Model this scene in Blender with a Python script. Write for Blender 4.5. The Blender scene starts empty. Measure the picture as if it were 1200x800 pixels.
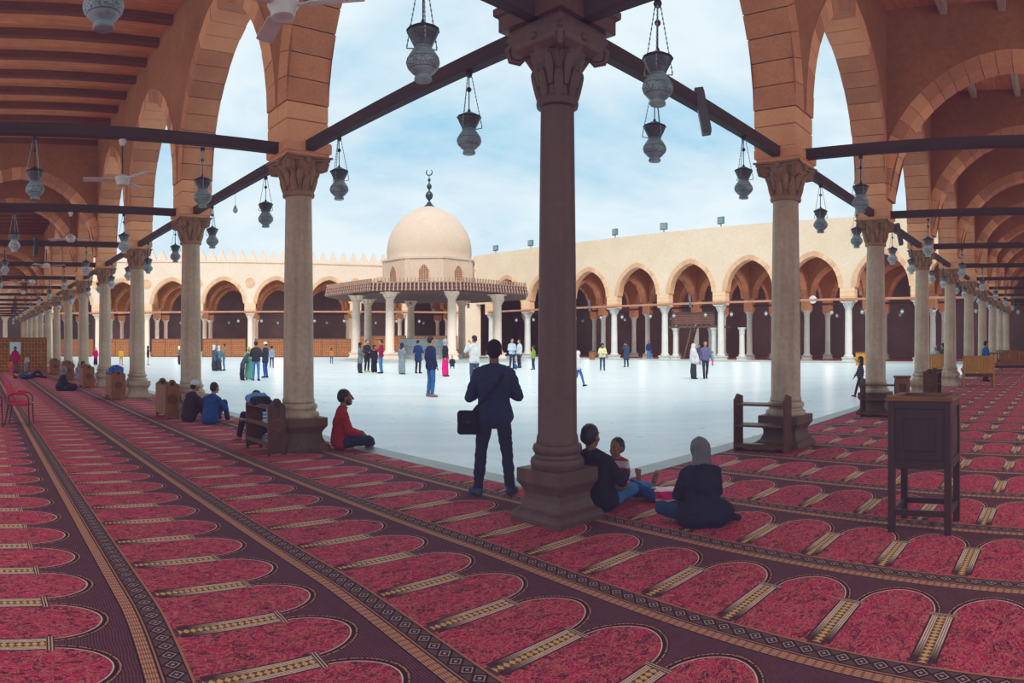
import bpy, bmesh, math, random
from mathutils import Vector, Matrix, noise
R_ = random.Random(7)
sc = bpy.context.scene
COL = sc.collection
PI = math.pi
ORD = 'zeroth first second third fourth fifth sixth seventh eighth ninth tenth eleventh twelfth thirteenth fourteenth fifteenth sixteenth'.split()

# ------------------------------------------------------------------ camera (a stitched panorama: central cylindrical)
F, HZ, EYE, YAW = 808.5, 402.0, 1.767, PI/4 + .012
def bearing(px): return YAW - (px - 600) / F
def at(px, r): b = bearing(px); return Vector((r*math.cos(b), r*math.sin(b), 0))
def ground(px, py): return at(px, EYE*F/(py - HZ))
cd = bpy.data.cameras.new('camera'); cam = bpy.data.objects.new('camera', cd); COL.objects.link(cam); sc.camera = cam
cd.type = 'PANO'; cd.panorama_type = 'CENTRAL_CYLINDRICAL'
cd.central_cylindrical_range_u_min = -600/F; cd.central_cylindrical_range_u_max = 600/F
cd.central_cylindrical_range_v_min = -(800-HZ)/F; cd.central_cylindrical_range_v_max = HZ/F
cd.central_cylindrical_radius = 1.0
cam.location = (0, 0, EYE); cam.rotation_euler = (PI/2, 0, YAW - PI/2)
cd.clip_start = .05; cd.clip_end = 600

# ------------------------------------------------------------------ node helpers
def s2l(c): return tuple(((v/255)/12.92 if v/255 <= .04045 else ((v/255+.055)/1.055)**2.4) for v in c)
class S:
    """a shader socket with arithmetic"""
    def __init__(s, g, k): s.g, s.k = g, k
    def _m(s, op, *a):
        n = s.g.nodes.new('ShaderNodeMath'); n.operation = op
        for i, v in enumerate((s,)+a):
            if isinstance(v, S): s.g.links.new(v.k, n.inputs[i])
            else: n.inputs[i].default_value = v
        return S(s.g, n.outputs[0])
    def __add__(s, o): return s._m('ADD', o)
    def __sub__(s, o): return s._m('SUBTRACT', o)
    def __mul__(s, o): return s._m('MULTIPLY', o)
    def __truediv__(s, o): return s._m('DIVIDE', o)
    def mod(s, o): return s._m('FLOORED_MODULO', o)
    def abs(s): return s._m('ABSOLUTE')
    def pow(s, o): return s._m('POWER', o)
    def sin(s): return s._m('SINE')
    def floor(s): return s._m('FLOOR')
    def lt(s, o): return s._m('LESS_THAN', o)
    def gt(s, o): return s._m('GREATER_THAN', o)
    def mn(s, o): return s._m('MINIMUM', o)
    def mx(s, o): return s._m('MAXIMUM', o)
    def band(s, a, b): return s.gt(a) * s.lt(b)
    def ramp(s, a, b):
        n = s.g.nodes.new('ShaderNodeMapRange'); s.g.links.new(s.k, n.inputs[0])
        n.inputs[1].default_value = a; n.inputs[2].default_value = b; return S(s.g, n.outputs[0])
class G:
    def __init__(g, name, world=False):
        d = (bpy.data.worlds if world else bpy.data.materials).new(name); d.use_nodes = True
        g.d = d; g.t = d.node_tree; g.nodes = g.t.nodes; g.links = g.t.links; g.nodes.clear()
    def tex(g, which='Object'):
        n = g.nodes.new('ShaderNodeTexCoord'); return S(g, n.outputs[which])
    def geo(g, which):
        n = g.nodes.new('ShaderNodeNewGeometry'); return S(g, n.outputs[which])
    def sep(g, v):
        n = g.nodes.new('ShaderNodeSeparateXYZ'); g.links.new(v.k, n.inputs[0]); return [S(g, o) for o in n.outputs]
    def vec(g, x, y, z):
        n = g.nodes.new('ShaderNodeCombineXYZ')
        for i, v in enumerate((x, y, z)):
            if isinstance(v, S): g.links.new(v.k, n.inputs[i])
            else: n.inputs[i].default_value = v
        return S(g, n.outputs[0])
    def scale(g, v, sx, sy, sz):
        n = g.nodes.new('ShaderNodeMapping'); g.links.new(v.k, n.inputs[0]); n.inputs['Scale'].default_value = (sx, sy, sz); return S(g, n.outputs[0])
    def noise(g, v, s=5, det=4, rough=.55, dist=0):
        n = g.nodes.new('ShaderNodeTexNoise'); g.links.new(v.k, n.inputs['Vector'])
        n.inputs['Scale'].default_value = s; n.inputs['Detail'].default_value = det; n.inputs['Roughness'].default_value = rough
        n.inputs['Distortion'].default_value = dist; return S(g, n.outputs[0])
    def voro(g, v, s=5, feat='F1'):
        n = g.nodes.new('ShaderNodeTexVoronoi'); n.feature = feat; g.links.new(v.k, n.inputs['Vector']); n.inputs['Scale'].default_value = s
        return S(g, n.outputs[0])
    def rgb(g, c):
        n = g.nodes.new('ShaderNodeRGB'); n.outputs[0].default_value = (*s2l(c), 1); return S(g, n.outputs[0])
    def mix(g, f, a, b, mode='MIX'):
        n = g.nodes.new('ShaderNodeMix'); n.data_type = 'RGBA'; n.blend_type = mode
        if isinstance(f, S): g.links.new(f.k, n.inputs[0])
        else: n.inputs[0].default_value = f
        for i, v in ((6, a), (7, b)):
            if isinstance(v, tuple): v = g.rgb(v)
            g.links.new(v.k, n.inputs[i])
        return S(g, n.outputs[2])
    def out(g, col, rough=.8, bump=None, bstr=.3, bdist=.01, spec=.3, metal=0, trans=None):
        p = g.nodes.new('ShaderNodeBsdfPrincipled'); o = g.nodes.new('ShaderNodeOutputMaterial')
        g.links.new(col.k, p.inputs['Base Color'])
        if isinstance(rough, S): g.links.new(rough.k, p.inputs['Roughness'])
        else: p.inputs['Roughness'].default_value = rough
        p.inputs['Metallic'].default_value = metal; p.inputs['Specular IOR Level'].default_value = spec
        if bump is not None:
            b = g.nodes.new('ShaderNodeBump'); b.inputs['Strength'].default_value = bstr; b.inputs['Distance'].default_value = bdist
            g.links.new(bump.k, b.inputs['Height']); g.links.new(b.outputs[0], p.inputs['Normal'])
        if trans:
            t = g.nodes.new('ShaderNodeBsdfTranslucent'); g.links.new(col.k, t.inputs[0])
            m = g.nodes.new('ShaderNodeMixShader'); m.inputs[0].default_value = trans
            g.links.new(p.outputs[0], m.inputs[1]); g.links.new(t.outputs[0], m.inputs[2]); g.links.new(m.outputs[0], o.inputs[0])
        else: g.links.new(p.outputs[0], o.inputs[0])
        return g.d

def stone(name, a, b, c=None, s=1.2, rough=.85, bump=.25, island=0, streak=False):
    g = G(name); v = g.tex(); big = g.noise(v, s, 5, .6); fine = g.noise(v, s*14, 4, .7)
    col = g.mix(big.ramp(.3, .7), a, b)
    col = g.mix(fine.ramp(.35, .75)*.45, col, c or tuple(int(x*.72) for x in a))
    if streak: col = g.mix(g.noise(g.scale(v, 7, 7, .35), 1.2, 4).ramp(.45, .75)*.55, col, tuple(int(x*.78) for x in b))
    if island:
        k = g.geo('Random Per Island')
        col = g.mix(k.ramp(.5, 1)*island, col, tuple(min(255, int(x*1.18)) for x in a)); col = g.mix(k.ramp(.5, 0)*island, col, tuple(int(x*.68) for x in b))
    return g.out(col, rough, fine, bump, .02)
def wood(name, a, b, along=0, rough=.55, s=1.0):
    g = G(name); v = g.tex(); sc_ = [14*s, 14*s, 14*s]; sc_[along] = 1.0*s
    n = g.noise(g.scale(v, *sc_), 1.6, 5, .6, .6); f = g.noise(v, 3, 3)
    col = g.mix(n.ramp(.3, .7), a, b); col = g.mix(f.ramp(.4, .8)*.3, col, tuple(int(x*.6) for x in a))
    return g.out(col, rough, n, .12, .004)
def plain(name, c, rough=.6, var=.18, s=6, metal=0, spec=.3):
    g = G(name); n = g.noise(g.tex(), s, 4, .6)
    return g.out(g.mix(n.ramp(.3, .7)*var*2, c, tuple(int(x*.7) for x in c)), rough, metal=metal, spec=spec)
def cloth(name, c, c2=None, stripes=0):
    g = G(name); v = g.tex(); n = g.noise(v, 5, 4, .6); w = g.noise(v, 220, 2)
    col = g.mix(n.ramp(.35, .7)*.5, c, tuple(int(x*.62) for x in c))
    if c2:
        x, y, z = g.sep(v)
        m = ((z*stripes).mod(1.0).lt(.38)) if stripes else g.voro(v, 16).lt(.33)
        col = g.mix(m, col, c2)
    return g.out(col, .9, w, .15, .003, spec=.15)
_cl = {}
def CL(c, c2=None, stripes=0):
    k = (c, c2, stripes)
    if k not in _cl: _cl[k] = cloth('cloth_%d' % len(_cl), c, c2, stripes)
    return _cl[k]

M = {}
M['column'] = stone('column_limestone', (206, 180, 154), (178, 150, 126), (132, 108, 92), .9, .6, .15, streak=True)
M['corner_column'] = stone('corner_column_backlit', (112, 80, 70), (92, 65, 58), (70, 48, 46), .9, .5, .12, streak=True)  # dark tone is backlit shade put into the stone's colour
M['shade_brown_stone'] = stone('brown_pedestal_stone', (118, 84, 66), (94, 66, 52), (66, 46, 40), 1.2, .6, .15, streak=True)  # brown copy for pedestals standing in shade, the shade put into the colour
M['far_column'] = stone('pale_column', (214, 214, 206), (184, 186, 184), (160, 158, 152), .6, .6, .1)
M['pink_column'] = stone('pink_column', (246, 222, 202), (226, 198, 178), (190, 160, 140), .6, .6, .1)
M['capital'] = stone('capital_stone', (176, 134, 102), (140, 102, 78), (88, 62, 50), 2.5, .8, .5)
M['block'] = stone('sandstone_blocks', (226, 158, 116), (202, 134, 96), (150, 96, 72), 1.6, .85, .35, island=.5)
M['mortar'] = plain('mortar', (88, 58, 44), .95)
M['plaster'] = stone('ochre_plaster', (182, 118, 76), (152, 94, 62), (116, 74, 52), .55, .9, .2)
M['facade'] = stone('cream_facade', (232, 206, 178), (218, 188, 158), (200, 164, 132), .3, .9, .1)
M['facade_pale'] = stone('pale_facade', (236, 208, 184), (224, 192, 166), (206, 172, 146), .25, .9, .08)
M['ring'] = stone('pink_ring_blocks', (232, 182, 146), (214, 158, 122), (186, 132, 100), .8, .85, .1, island=.3)
M['dome'] = stone('dome_plaster', (214, 186, 164), (198, 168, 146), (182, 150, 130), .3, .85, .06)
M['ceiling'] = wood('ceiling_planks', (232, 164, 112), (194, 128, 86), 0, .7, .4)
M['ceiling_beam'] = wood('ceiling_beams', (136, 84, 60), (100, 60, 46), 0, .7, .5)
M['ceiling_grey'] = wood('weathered_beams', (206, 186, 170), (160, 140, 126), 0, .8, .5)
M['tie'] = wood('tie_beam_wood', (78, 54, 50), (56, 40, 42), 0, .7, .5)
M['rail'] = wood('pink_tie_beam_wood', (190, 132, 106), (160, 106, 86), 0, .7, .4)
M['furn'] = wood('dark_walnut', (104, 62, 38), (74, 42, 28), 2, .45)
M['furn_h'] = wood('walnut_board', (116, 70, 42), (84, 48, 30), 1, .45)
M['oak'] = wood('carved_oak', (158, 96, 48), (118, 68, 34), 2, .45)
M['darkbox'] = wood('dark_stained_wood', (66, 42, 38), (48, 32, 32), 2, .4)
M['rimwood'] = wood('worn_rim_wood', (140, 88, 52), (96, 58, 38), 1, .45)
M['bench'] = wood('honey_wood', (206, 138, 52), (170, 104, 36), 2, .4)
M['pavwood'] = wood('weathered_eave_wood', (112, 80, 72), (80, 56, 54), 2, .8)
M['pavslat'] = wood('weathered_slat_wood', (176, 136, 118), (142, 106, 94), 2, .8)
M['speaker'] = plain('grey_speaker', (92, 92, 98), .5)
M['metal'] = plain('grey_metal', (150, 158, 160), .4, metal=.6)
M['white'] = plain('white_enamel', (214, 214, 210), .4)
M['dark'] = plain('dark_metal', (46, 44, 50), .5)
M['flood'] = plain('teal_floodlight', (70, 116, 124), .4)
M['border'] = stone('marble_border', (176, 182, 178), (154, 162, 160), (130, 134, 132), 1.5, .5, .1)
M['basin'] = stone('grey_marble_basin', (186, 192, 194), (158, 166, 170), (120, 126, 132), 1.2, .5, .1)
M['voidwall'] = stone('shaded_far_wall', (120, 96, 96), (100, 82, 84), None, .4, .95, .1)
M['finial'] = plain('dark_bronze', (52, 62, 70), .35, metal=.5)
M['red'] = plain('crimson_vinyl', (206, 20, 70), .5)
M['notice'] = plain('notice_paper', (206, 222, 226), .5, .05)

def lantern_glass(name, hi, lo):
    g = G(name); v = g.tex(); x, y, z = g.sep(v)
    pat = g.voro(v, 42, 'DISTANCE_TO_EDGE').lt(.06) * (z.band(.105, .175).mx(z.band(.33, .40)))
    lines = (z.band(.176, .183)).mx(z.band(.094, .101)).mx(z.band(.262, .27)).mx(z.band(.404, .412))
    col = g.mix(g.noise(v, 9, 4).ramp(.3, .75), hi, lo); col = g.mix(pat.mx(lines)*.75, col, (44, 52, 62))
    return g.out(col, .35, g.noise(v, 60, 3), .2, .004, spec=.5, trans=.3)
M['lantern'] = lantern_glass('frosted_lantern_glass', (176, 194, 198), (108, 130, 140))
M['funnel'] = lantern_glass('dark_funnel_glass', (112, 124, 130), (66, 76, 84))
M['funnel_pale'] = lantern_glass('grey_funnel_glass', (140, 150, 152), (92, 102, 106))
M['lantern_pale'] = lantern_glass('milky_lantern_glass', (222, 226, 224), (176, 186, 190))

def carpet_mat():
    g = G('prayer_carpet_weave'); v = g.tex(); X, Y, Z = g.sep(v)
    bt = (Y - 4.6).mn(0.0).abs(); u0 = X + bt*bt/(bt + 1.1)*.145
    P, Q = 1.46, .65
    u = (u0 - 1.03).mod(P); s = (Y - 4.34 + Q/2).mod(Q) - Q/2; av = s.abs()
    vs = g.scale(v, 1, 1.6, 1)
    n1 = g.noise(vs, 3.2, 3, .6, 1.0); n2 = g.noise(vs, 8.0, 2.5, .6, 1.8); n3 = g.noise(v, 130, 2); n4 = g.noise(vs, 15, 2, .6, 2.2)
    field = g.mix(n1.ramp(.36, .64), (186, 8, 76), (128, 6, 52))
    field = g.mix(n2.ramp(.515, .59)*.9, field, (64, 6, 34)); field = g.mix((n4*-1.0).ramp(-.45, -.37)*.7, field, (224, 40, 112))
    vein = (n4 - .54).abs().lt(.026).mx((n2 - .50).abs().lt(.024)).mx((n1 - .5).abs().lt(.008))
    field = g.mix(vein*.6, field, (226, 130, 122))
    rib = ((u*330.0 + (Y*24.0).sin()*1.2).sin()).gt(.1)
    span = g.mix(rib*.6, (84, 44, 60), (132, 92, 96)); span = g.mix(n2.ramp(.4, .6)*.4, span, (84, 40, 54))
    e = ((av/.292).pow(1.9) + ((u - .88).mx(0.0)/.38).pow(1.9)).pow(.526)
    col = g.mix(e.lt(.92), span, field)
    up = u.gt(.88)
    col = g.mix(up*e.band(.885, .91), col, (228, 200, 192)); col = g.mix(up*e.band(.91, .985), col, (52, 24, 38))
    dots = ((av*150.0).sin()*((u*150.0).sin())).gt(-.3)
    col = g.mix(up*e.band(.985, 1.02)*dots, col, (196, 138, 92)); col = g.mix(up*e.band(1.02, 1.045), col, (60, 30, 42))
    pa = (av*-1.0) + Q/2
    low = u.lt(.9)
    col = g.mix(low*av.lt(.24), col, field)
    chain = ((u.mod(.045) - .0225).abs()/.021 + pa/.030).lt(1.0)
    pil = g.mix(chain, (112, 72, 56), (222, 176, 112))
    strp = g.mix(((pa*420.0).sin()).gt(-.3), (140, 104, 90), (236, 212, 188)); strp = g.mix((u*-1.0).ramp(-.50, -.26), strp, (50, 24, 40))
    strp = g.mix((n3.ramp(.4, .7))*.4, strp, (150, 104, 84))
    pil = g.mix(pa.gt(.030), pil, strp); pil = g.mix(pa.band(.070, .082), pil, (74, 36, 46))
    col = g.mix(low*pa.lt(.082)*u.gt(.2), col, pil)
    col = g.mix(u.band(.855, .905)*pa.lt(.095), col, g.mix(((u*330.0).sin()).gt(0.0), (206, 174, 148), (70, 40, 48)))
    q = ((Y.mod(.115) - .0575).abs()/.052 + (u - .085).abs()/.055)
    bor = g.mix(q.band(.62, .84).mx(q.lt(.26)), (50, 28, 42), (178, 150, 140)); bor = g.mix(q.gt(1.25)*.6, bor, (128, 92, 90))
    bor = g.mix(u.lt(.012).mx(u.band(.152, .168)), bor, (176, 126, 94))
    bor = g.mix(u.band(.012, .022).mx(u.band(.144, .152)), bor, (40, 20, 30))
    col = g.mix(u.lt(.168), col, bor)
    gold = g.mix(((u*420.0).sin()).gt(.0), (158, 98, 82), (214, 160, 124)); gold = g.mix(((Y*110.0).sin()).gt(.5)*.5, gold, (92, 44, 50))
    gold = g.mix(u.lt(1.372).mx(u.gt(1.45)), gold, (46, 24, 36))
    col = g.mix(u.gt(1.36), col, gold)
    col = g.mix((n3.ramp(.3, .75))*.25, col, (60, 24, 44))
    return g.out(col, .95, n3, .4, .006, spec=.1)
M['carpet'] = carpet_mat()

def marble_mat():
    g = G('courtyard_marble'); v = g.tex(); X, Y, Z = g.sep(v)
    a = X*.7071 + Y*.7071; b = X*.7071 - Y*.7071
    n = g.noise(g.scale(g.vec(b, a, Z), .10, .55, 1), 1.5, 5, .6); f = g.noise(v, 2.2, 5, .65)
    col = g.mix(n.ramp(.35, .7), (226, 240, 242), (198, 220, 226)); col = g.mix(f.ramp(.5, .8)*.35, col, (180, 200, 206))
    slab = (X.mod(1.2).lt(.012)).mx(Y.mod(1.2).lt(.012)); col = g.mix(slab*.35, col, (150, 166, 172))
    return g.out(col, f.ramp(.2, .9)*.25 + .22, None, spec=.4)
M['marble'] = marble_mat()
def lattice_mat(name, a, b, s):
    g = G(name); v = g.tex(); x, y, z = g.sep(v)
    m = ((x*s).mod(1.0).band(.12, .88)) * ((z*s).mod(1.0).band(.12, .88)); k = ((x*s*.5 + z*s*.5).mod(1.0)).lt(.5)
    col = g.mix(m, a, b); col = g.mix(m*k*.55, col, tuple(int(q*.6) for q in b)); col = g.mix(g.noise(v, 2.2, 4).ramp(.4, .7)*.4, col, (92, 48, 30))
    return g.out(col, .6, m, .4, .02)
M['screen'] = lattice_mat('turned_wood_lattice', (168, 104, 60), (146, 82, 46), 4.0)
M['screen_light'] = lattice_mat('honey_wood_lattice', (186, 122, 52), (150, 88, 34), 5.0)
M['balcony_lattice'] = lattice_mat('dark_lattice', (136, 92, 80), (84, 54, 52), 5.0)
M['grid'] = lattice_mat('window_lattice', (206, 158, 130), (120, 78, 62), 6.0)

# ------------------------------------------------------------------ mesh builder
class MB:
    def __init__(s): s.v, s.f = [], []
    def add(s, vs, fs):
        o = len(s.v); s.v += [tuple(v) for v in vs]; s.f += [tuple(i+o for i in f) for f in fs]; return s
    def box(s, x0, x1, y0, y1, z0, z1):
        return s.add([(x0,y0,z0),(x1,y0,z0),(x1,y1,z0),(x0,y1,z0),(x0,y0,z1),(x1,y0,z1),(x1,y1,z1),(x0,y1,z1)],
                     [(3,2,1,0),(4,5,6,7),(0,1,5,4),(1,2,6,5),(2,3,7,6),(3,0,4,7)])
    def bar(s, p, q, w, h, up=(0,0,1)):
        p, q = Vector(p), Vector(q); d = (q-p).normalized(); u = Vector(up)
        if abs(d.dot(u)) > .95: u = Vector((1,0,0))
        x = d.cross(u).normalized()*w/2; y = x.normalized().cross(d).normalized()*h/2
        return s.add([p-x-y,p+x-y,p+x+y,p-x+y,q-x-y,q+x-y,q+x+y,q-x+y], [(0,1,2,3),(7,6,5,4),(4,5,1,0),(5,6,2,1),(6,7,3,2),(7,4,0,3)])
    def tube(s, pts, rad, seg=8, cap=True):
        pts = [Vector(p) for p in pts]; rad = rad if isinstance(rad, (list, tuple)) else [rad]*len(pts)
        ref = None; vs = []
        for i, p in enumerate(pts):
            d = (pts[min(i+1, len(pts)-1)] - pts[max(i-1, 0)]).normalized()
            if ref is None: ref = d.orthogonal().normalized()
            ref = (ref - d*ref.dot(d)); ref = ref.normalized() if ref.length > 1e-6 else d.orthogonal().normalized()
            t = d.cross(ref)
            vs += [p + (ref*math.cos(2*PI*k/seg) + t*math.sin(2*PI*k/seg))*rad[i] for k in range(seg)]
        fs = [(i*seg+k, i*seg+(k+1) % seg, (i+1)*seg+(k+1) % seg, (i+1)*seg+k) for i in range(len(pts)-1) for k in range(seg)]
        if cap: fs += [tuple(range(seg))[::-1], tuple((len(pts)-1)*seg+k for k in range(seg))]
        return s.add(vs, fs)
    def lathe(s, prof, seg=24, c=(0,0,0), fn=None, rot=0):
        vs = []
        for r, z in prof:
            for k in range(seg):
                a = 2*PI*(k/seg) + rot; rr = r*(fn(a, z) if fn else 1)
                vs.append((c[0]+rr*math.cos(a), c[1]+rr*math.sin(a), c[2]+z))
        n = len(prof)
        fs = [(i*seg+k, i*seg+(k+1) % seg, (i+1)*seg+(k+1) % seg, (i+1)*seg+k) for i in range(n-1) for k in range(seg)]
        if prof[0][0] > 1e-4: fs.append(tuple(range(seg))[::-1])
        if prof[-1][0] > 1e-4: fs.append(tuple((n-1)*seg+k for k in range(seg)))
        return s.add(vs, fs)
    def ball(s, c, r, seg=10, sq=(1,1,1)):
        n = max(4, seg//2+1)
        vs = []; c = Vector(c)
        for i in range(n+1):
            a = PI*i/n - PI/2
            rr, z = (math.cos(a), math.sin(a))
            for k in range(seg): vs.append(c + Vector((rr*math.cos(2*PI*k/seg)*r*sq[0], rr*math.sin(2*PI*k/seg)*r*sq[1], z*r*sq[2])))
        return s.add(vs, [(i*seg+k, i*seg+(k+1) % seg, (i+1)*seg+(k+1) % seg, (i+1)*seg+k) for i in range(n) for k in range(seg)])
    def sq(s, prof, c=(0,0)):
        """square section profile: (half width, z)"""
        vs = [(c[0]+sx*r, c[1]+sy*r, z) for r, z in prof for sx, sy in ((-1,-1),(1,-1),(1,1),(-1,1))]
        n = len(prof)
        fs = [(i*4+k, i*4+(k+1) % 4, (i+1)*4+(k+1) % 4, (i+1)*4+k) for i in range(n-1) for k in range(4)] + [(3,2,1,0), tuple((n-1)*4+k for k in range(4))]
        return s.add(vs, fs)
    def prism(s, poly, t0, t1, ax='y'):
        """a flat outline (a, b) pushed along one axis"""
        f = {'y': lambda a, b, t: (a, t, b), 'x': lambda a, b, t: (t, a, b), 'z': lambda a, b, t: (a, b, t)}[ax]
        n = len(poly); vs = [f(a, b, t0) for a, b in poly] + [f(a, b, t1) for a, b in poly]
        return s.add(vs, [tuple(range(n)), tuple(range(2*n-1, n-1, -1))] + [(i, i+n, (i+1) % n + n, (i+1) % n) for i in range(n)])
    def mesh(s, name, mat, smooth=False, bevel=0):
        me = bpy.data.meshes.new(name); me.from_pydata(s.v, [], s.f)
        bm = bmesh.new(); bm.from_mesh(me); bmesh.ops.remove_doubles(bm, verts=bm.verts, dist=1e-6)
        bmesh.ops.recalc_face_normals(bm, faces=bm.faces)
        if bevel: bmesh.ops.bevel(bm, geom=bm.edges[:], offset=bevel, segments=1, affect='EDGES', profile=.7)
        bm.to_mesh(me); bm.free()
        if mat: me.materials.append(mat)
        if smooth:
            me.polygons.foreach_set('use_smooth', [True]*len(me.polygons))
            try: me.set_sharp_from_angle(angle=math.radians(40))
            except Exception: pass
        return me
    def build(s, name, mat, parent=None, smooth=False, bevel=0, loc=None, rz=0):
        return link(name, s.mesh(name, mat, smooth, bevel), parent, loc, rz)
def link(name, me, parent=None, loc=None, rz=0):
    o = bpy.data.objects.new(name, me); COL.objects.link(o)
    if parent: o.parent = parent
    if loc is not None: o.location = loc
    o.rotation_euler.z = rz
    return o
def tag(o, label, cat, group=None, kind=None):
    if label: o['label'] = label
    if cat: o['category'] = cat
    if group: o['group'] = group
    elif 'group' in o.keys() and group is None and False: pass
    if kind: o['kind'] = kind
    return o
def thing(name, label, cat, loc=(0,0,0), rz=0, group=None):
    o = bpy.data.objects.new(name, None); o.empty_display_size = .1; COL.objects.link(o); o.location = loc; o.rotation_euler.z = rz
    return tag(o, label, cat, group)
def struct(o): o['kind'] = 'structure'; return o
KIDS = {}
def copy_tree(o, parent=None):
    c = o.copy(); COL.objects.link(c)
    if parent: c.parent = parent
    for ch in [x for x in list(o.children)]: copy_tree(ch, c)
    return c
def dup(o, loc, rz, label, group=None):
    c = copy_tree(o); c.location = loc; c.rotation_euler.z = rz; c['label'] = label
    if group: c['group'] = group
    return c
# ------------------------------------------------------------------ layout of the place
CX, CY, SL, SR = 5.136, 4.611, 5.77, 5.75
NL, NR = 14, 10                       # columns along the two near arcades (0 is the shared corner column)
LY = [CY + SL*n for n in range(NL)]; RX = [CX + SR*n for n in range(NR)]
LY[1] -= .12
ZT = 4.86                             # underside of the tie beams
CEIL = 9.95
FAN, BEN = 'ceiling-fan aisle', 'wooden-bench aisle'
CREN, FLOODF = 'crenellated far facade', 'floodlit far facade'

# floor, carpet, marble
struct(MB().box(-30, 110, -30, 130, -.3, 0).build('floor', M['marble']))
EX, EY = 5.95, 5.25
cp = MB()
L_ = [(-14, -14), (59.0, -14), (59.0, EY), (EX, EY), (EX, 97), (-14, 97)]
cp.prism(L_, 0, .012, 'z')
tag(cp.build('prayer_carpet', M['carpet']), 'crimson prayer carpet woven with rows of arched niches, edging the white courtyard', 'carpet')
tag(MB().box(60.4, 79.1, -14, 66.5, 0, .02).build('hall_carpet', M['carpet']), 'strip of dull red carpet in the dark hall behind the floodlit far facade', 'carpet')
struct(MB().prism([(EX, EY), (58.6, EY), (58.6, EY+.36), (EX+.36, EY+.36), (EX+.36, 95), (EX, 95)], 0, .02, 'z').build('trim_1', M['border']))
struct(MB().box(58.5, 60.4, -14, 67, 0, .14).build('trim_2', M['border'], bevel=.02))

# ------------------------------------------------------------------ arches
def arc(u, w, e, zs):
    return zs + math.sqrt(max(0, (w+e)**2 - (abs(u)+e)**2))
def ring_mesh(name, w, e, ring, t, zs, n, mat, gap=.007):
    mb = MB()
    Ri, Ro = w+e, w+e+ring; fi, fo = math.acos(e/Ri), math.acos(e/Ro)
    for sd in (-1, 1):
        for k in range(n):
            a, b = k/n, (k+1)/n; g = gap
            p = []
            for fr, R, fm, sg in ((a, Ri, fi, 1), (b, Ri, fi, -1), (b, Ro, fo, -1), (a, Ro, fo, 1)):
                f = fr*fm + sg*g/R
                p.append((sd*max(0, R*math.cos(f)-e), zs + R*math.sin(f)))
            j = R_.uniform(-.004, .012)
            mb.prism(p, -t/2-j, t/2+j)
    return mb.mesh(name, mat)
def arcade(name, mat, bays, pitch, w, e, zs, top, t, loc, rz, ring=.34, n=11, rmat='block', s0=0, ends=(.4, .4), piers=None, ring_t=.03, hide=()):
    """a wall standing on piers; local x runs along it; `top` may be a function of x"""
    tp = top if callable(top) else (lambda s: top)
    mb = MB(); N = 20; h = t/2
    def quad(a, b, za, zb):
        for y in (-h, h): mb.add([(a, y, za), (b, y, zb), (b, y, tp(b)), (a, y, tp(a))], [(0, 1, 2, 3)])
    lo = zs
    xs = [s0 + pitch*(k+.5) for k in range(bays)]
    prev = s0 - ends[0]
    for c in xs:
        quad(prev, c-w-.02, lo, lo)
        mb.add([(prev, -h, lo), (c-w-.02, -h, lo), (c-w-.02, h, lo), (prev, h, lo)], [(0, 1, 2, 3)])
        for k in range(N):
            a = -w-.02 + (2*w+.04)*k/N; b = -w-.02 + (2*w+.04)*(k+1)/N
            quad(c+a, c+b, arc(a, w+.02, e, zs), arc(b, w+.02, e, zs))
        prev = c+w+.02
    end = s0 + pitch*bays + ends[1]
    quad(prev, end, lo, lo); mb.add([(prev, -h, lo), (end, -h, lo), (end, h, lo), (prev, h, lo)], [(0, 1, 2, 3)])
    for x in (s0-ends[0], end): mb.add([(x, -h, lo), (x, h, lo), (x, h, tp(x)), (x, -h, tp(x))], [(0, 1, 2, 3)])
    K = 24
    for k in range(K):
        a = s0-ends[0] + (end-s0+ends[0])*k/K; b = s0-ends[0] + (end-s0+ends[0])*(k+1)/K
        mb.add([(a, -h, tp(a)), (b, -h, tp(b)), (b, h, tp(b)), (a, h, tp(a))], [(0, 1, 2, 3)])
    o = struct(mb.build(name, mat, loc=loc, rz=rz))
    rm = ring_mesh('arch_ring', w, e, ring, t+ring_t, zs, n, M[rmat])
    for i, c in enumerate(xs):
        if i not in hide: link('arch_ring', rm, o, (c, 0, 0))
    if piers:
        z0, z1, hw = piers; pm = MB(); zz = [z0, z0 + (z1-z0)*.56, z1]
        for i in range(2):
            a, b = zz[i]+.005, zz[i+1]-.005
            if i == 0: pm.box(-hw, hw, -h-.005, h+.005, a, b)
            else:
                pm.box(-hw, -hw*.1-.004, -h-.005, h+.005, a, b); pm.box(-hw*.1+.004, hw, -h-.005, h+.005, a, b)
        pme = pm.mesh('pier', M[rmat], bevel=.012)
        for k in range(bays+1):
            link('pier', pme, o, (s0 + pitch*k, 0, 0))
    return o
ZS = 5.68
wl = arcade('wall_left', M['plaster'], NL, SL, 2.5, .45, ZS, CEIL, .76, (CX+.04, CY, 0), PI/2, piers=(5.03, ZS, .38))
wr = arcade('wall_right', M['plaster'], NR-1, SR, 2.49, .45, ZS, CEIL, .76, (CX, CY+.04, 0), 0, piers=(5.03, ZS, .38), s0=0)
# arches across the aisles
for i, n in enumerate((4, 5, 8, 9, 11)):
    arcade('wall_left_cross', M['plaster'], 1, 6.8, 3.0, .15, 5.3, CEIL, .6, (CX-.02, LY[n]+.1, 0), PI, n=13, ends=(.3, .4), piers=None)
for n in range(2, NR-1):
    arcade('wall_right_cross', M['plaster'], 1, 6.8, 3.0, .15, 5.3, CEIL, .6, (RX[n]+.08, CY-.02, 0), -PI/2, n=13, ends=(.3, .4))
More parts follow.
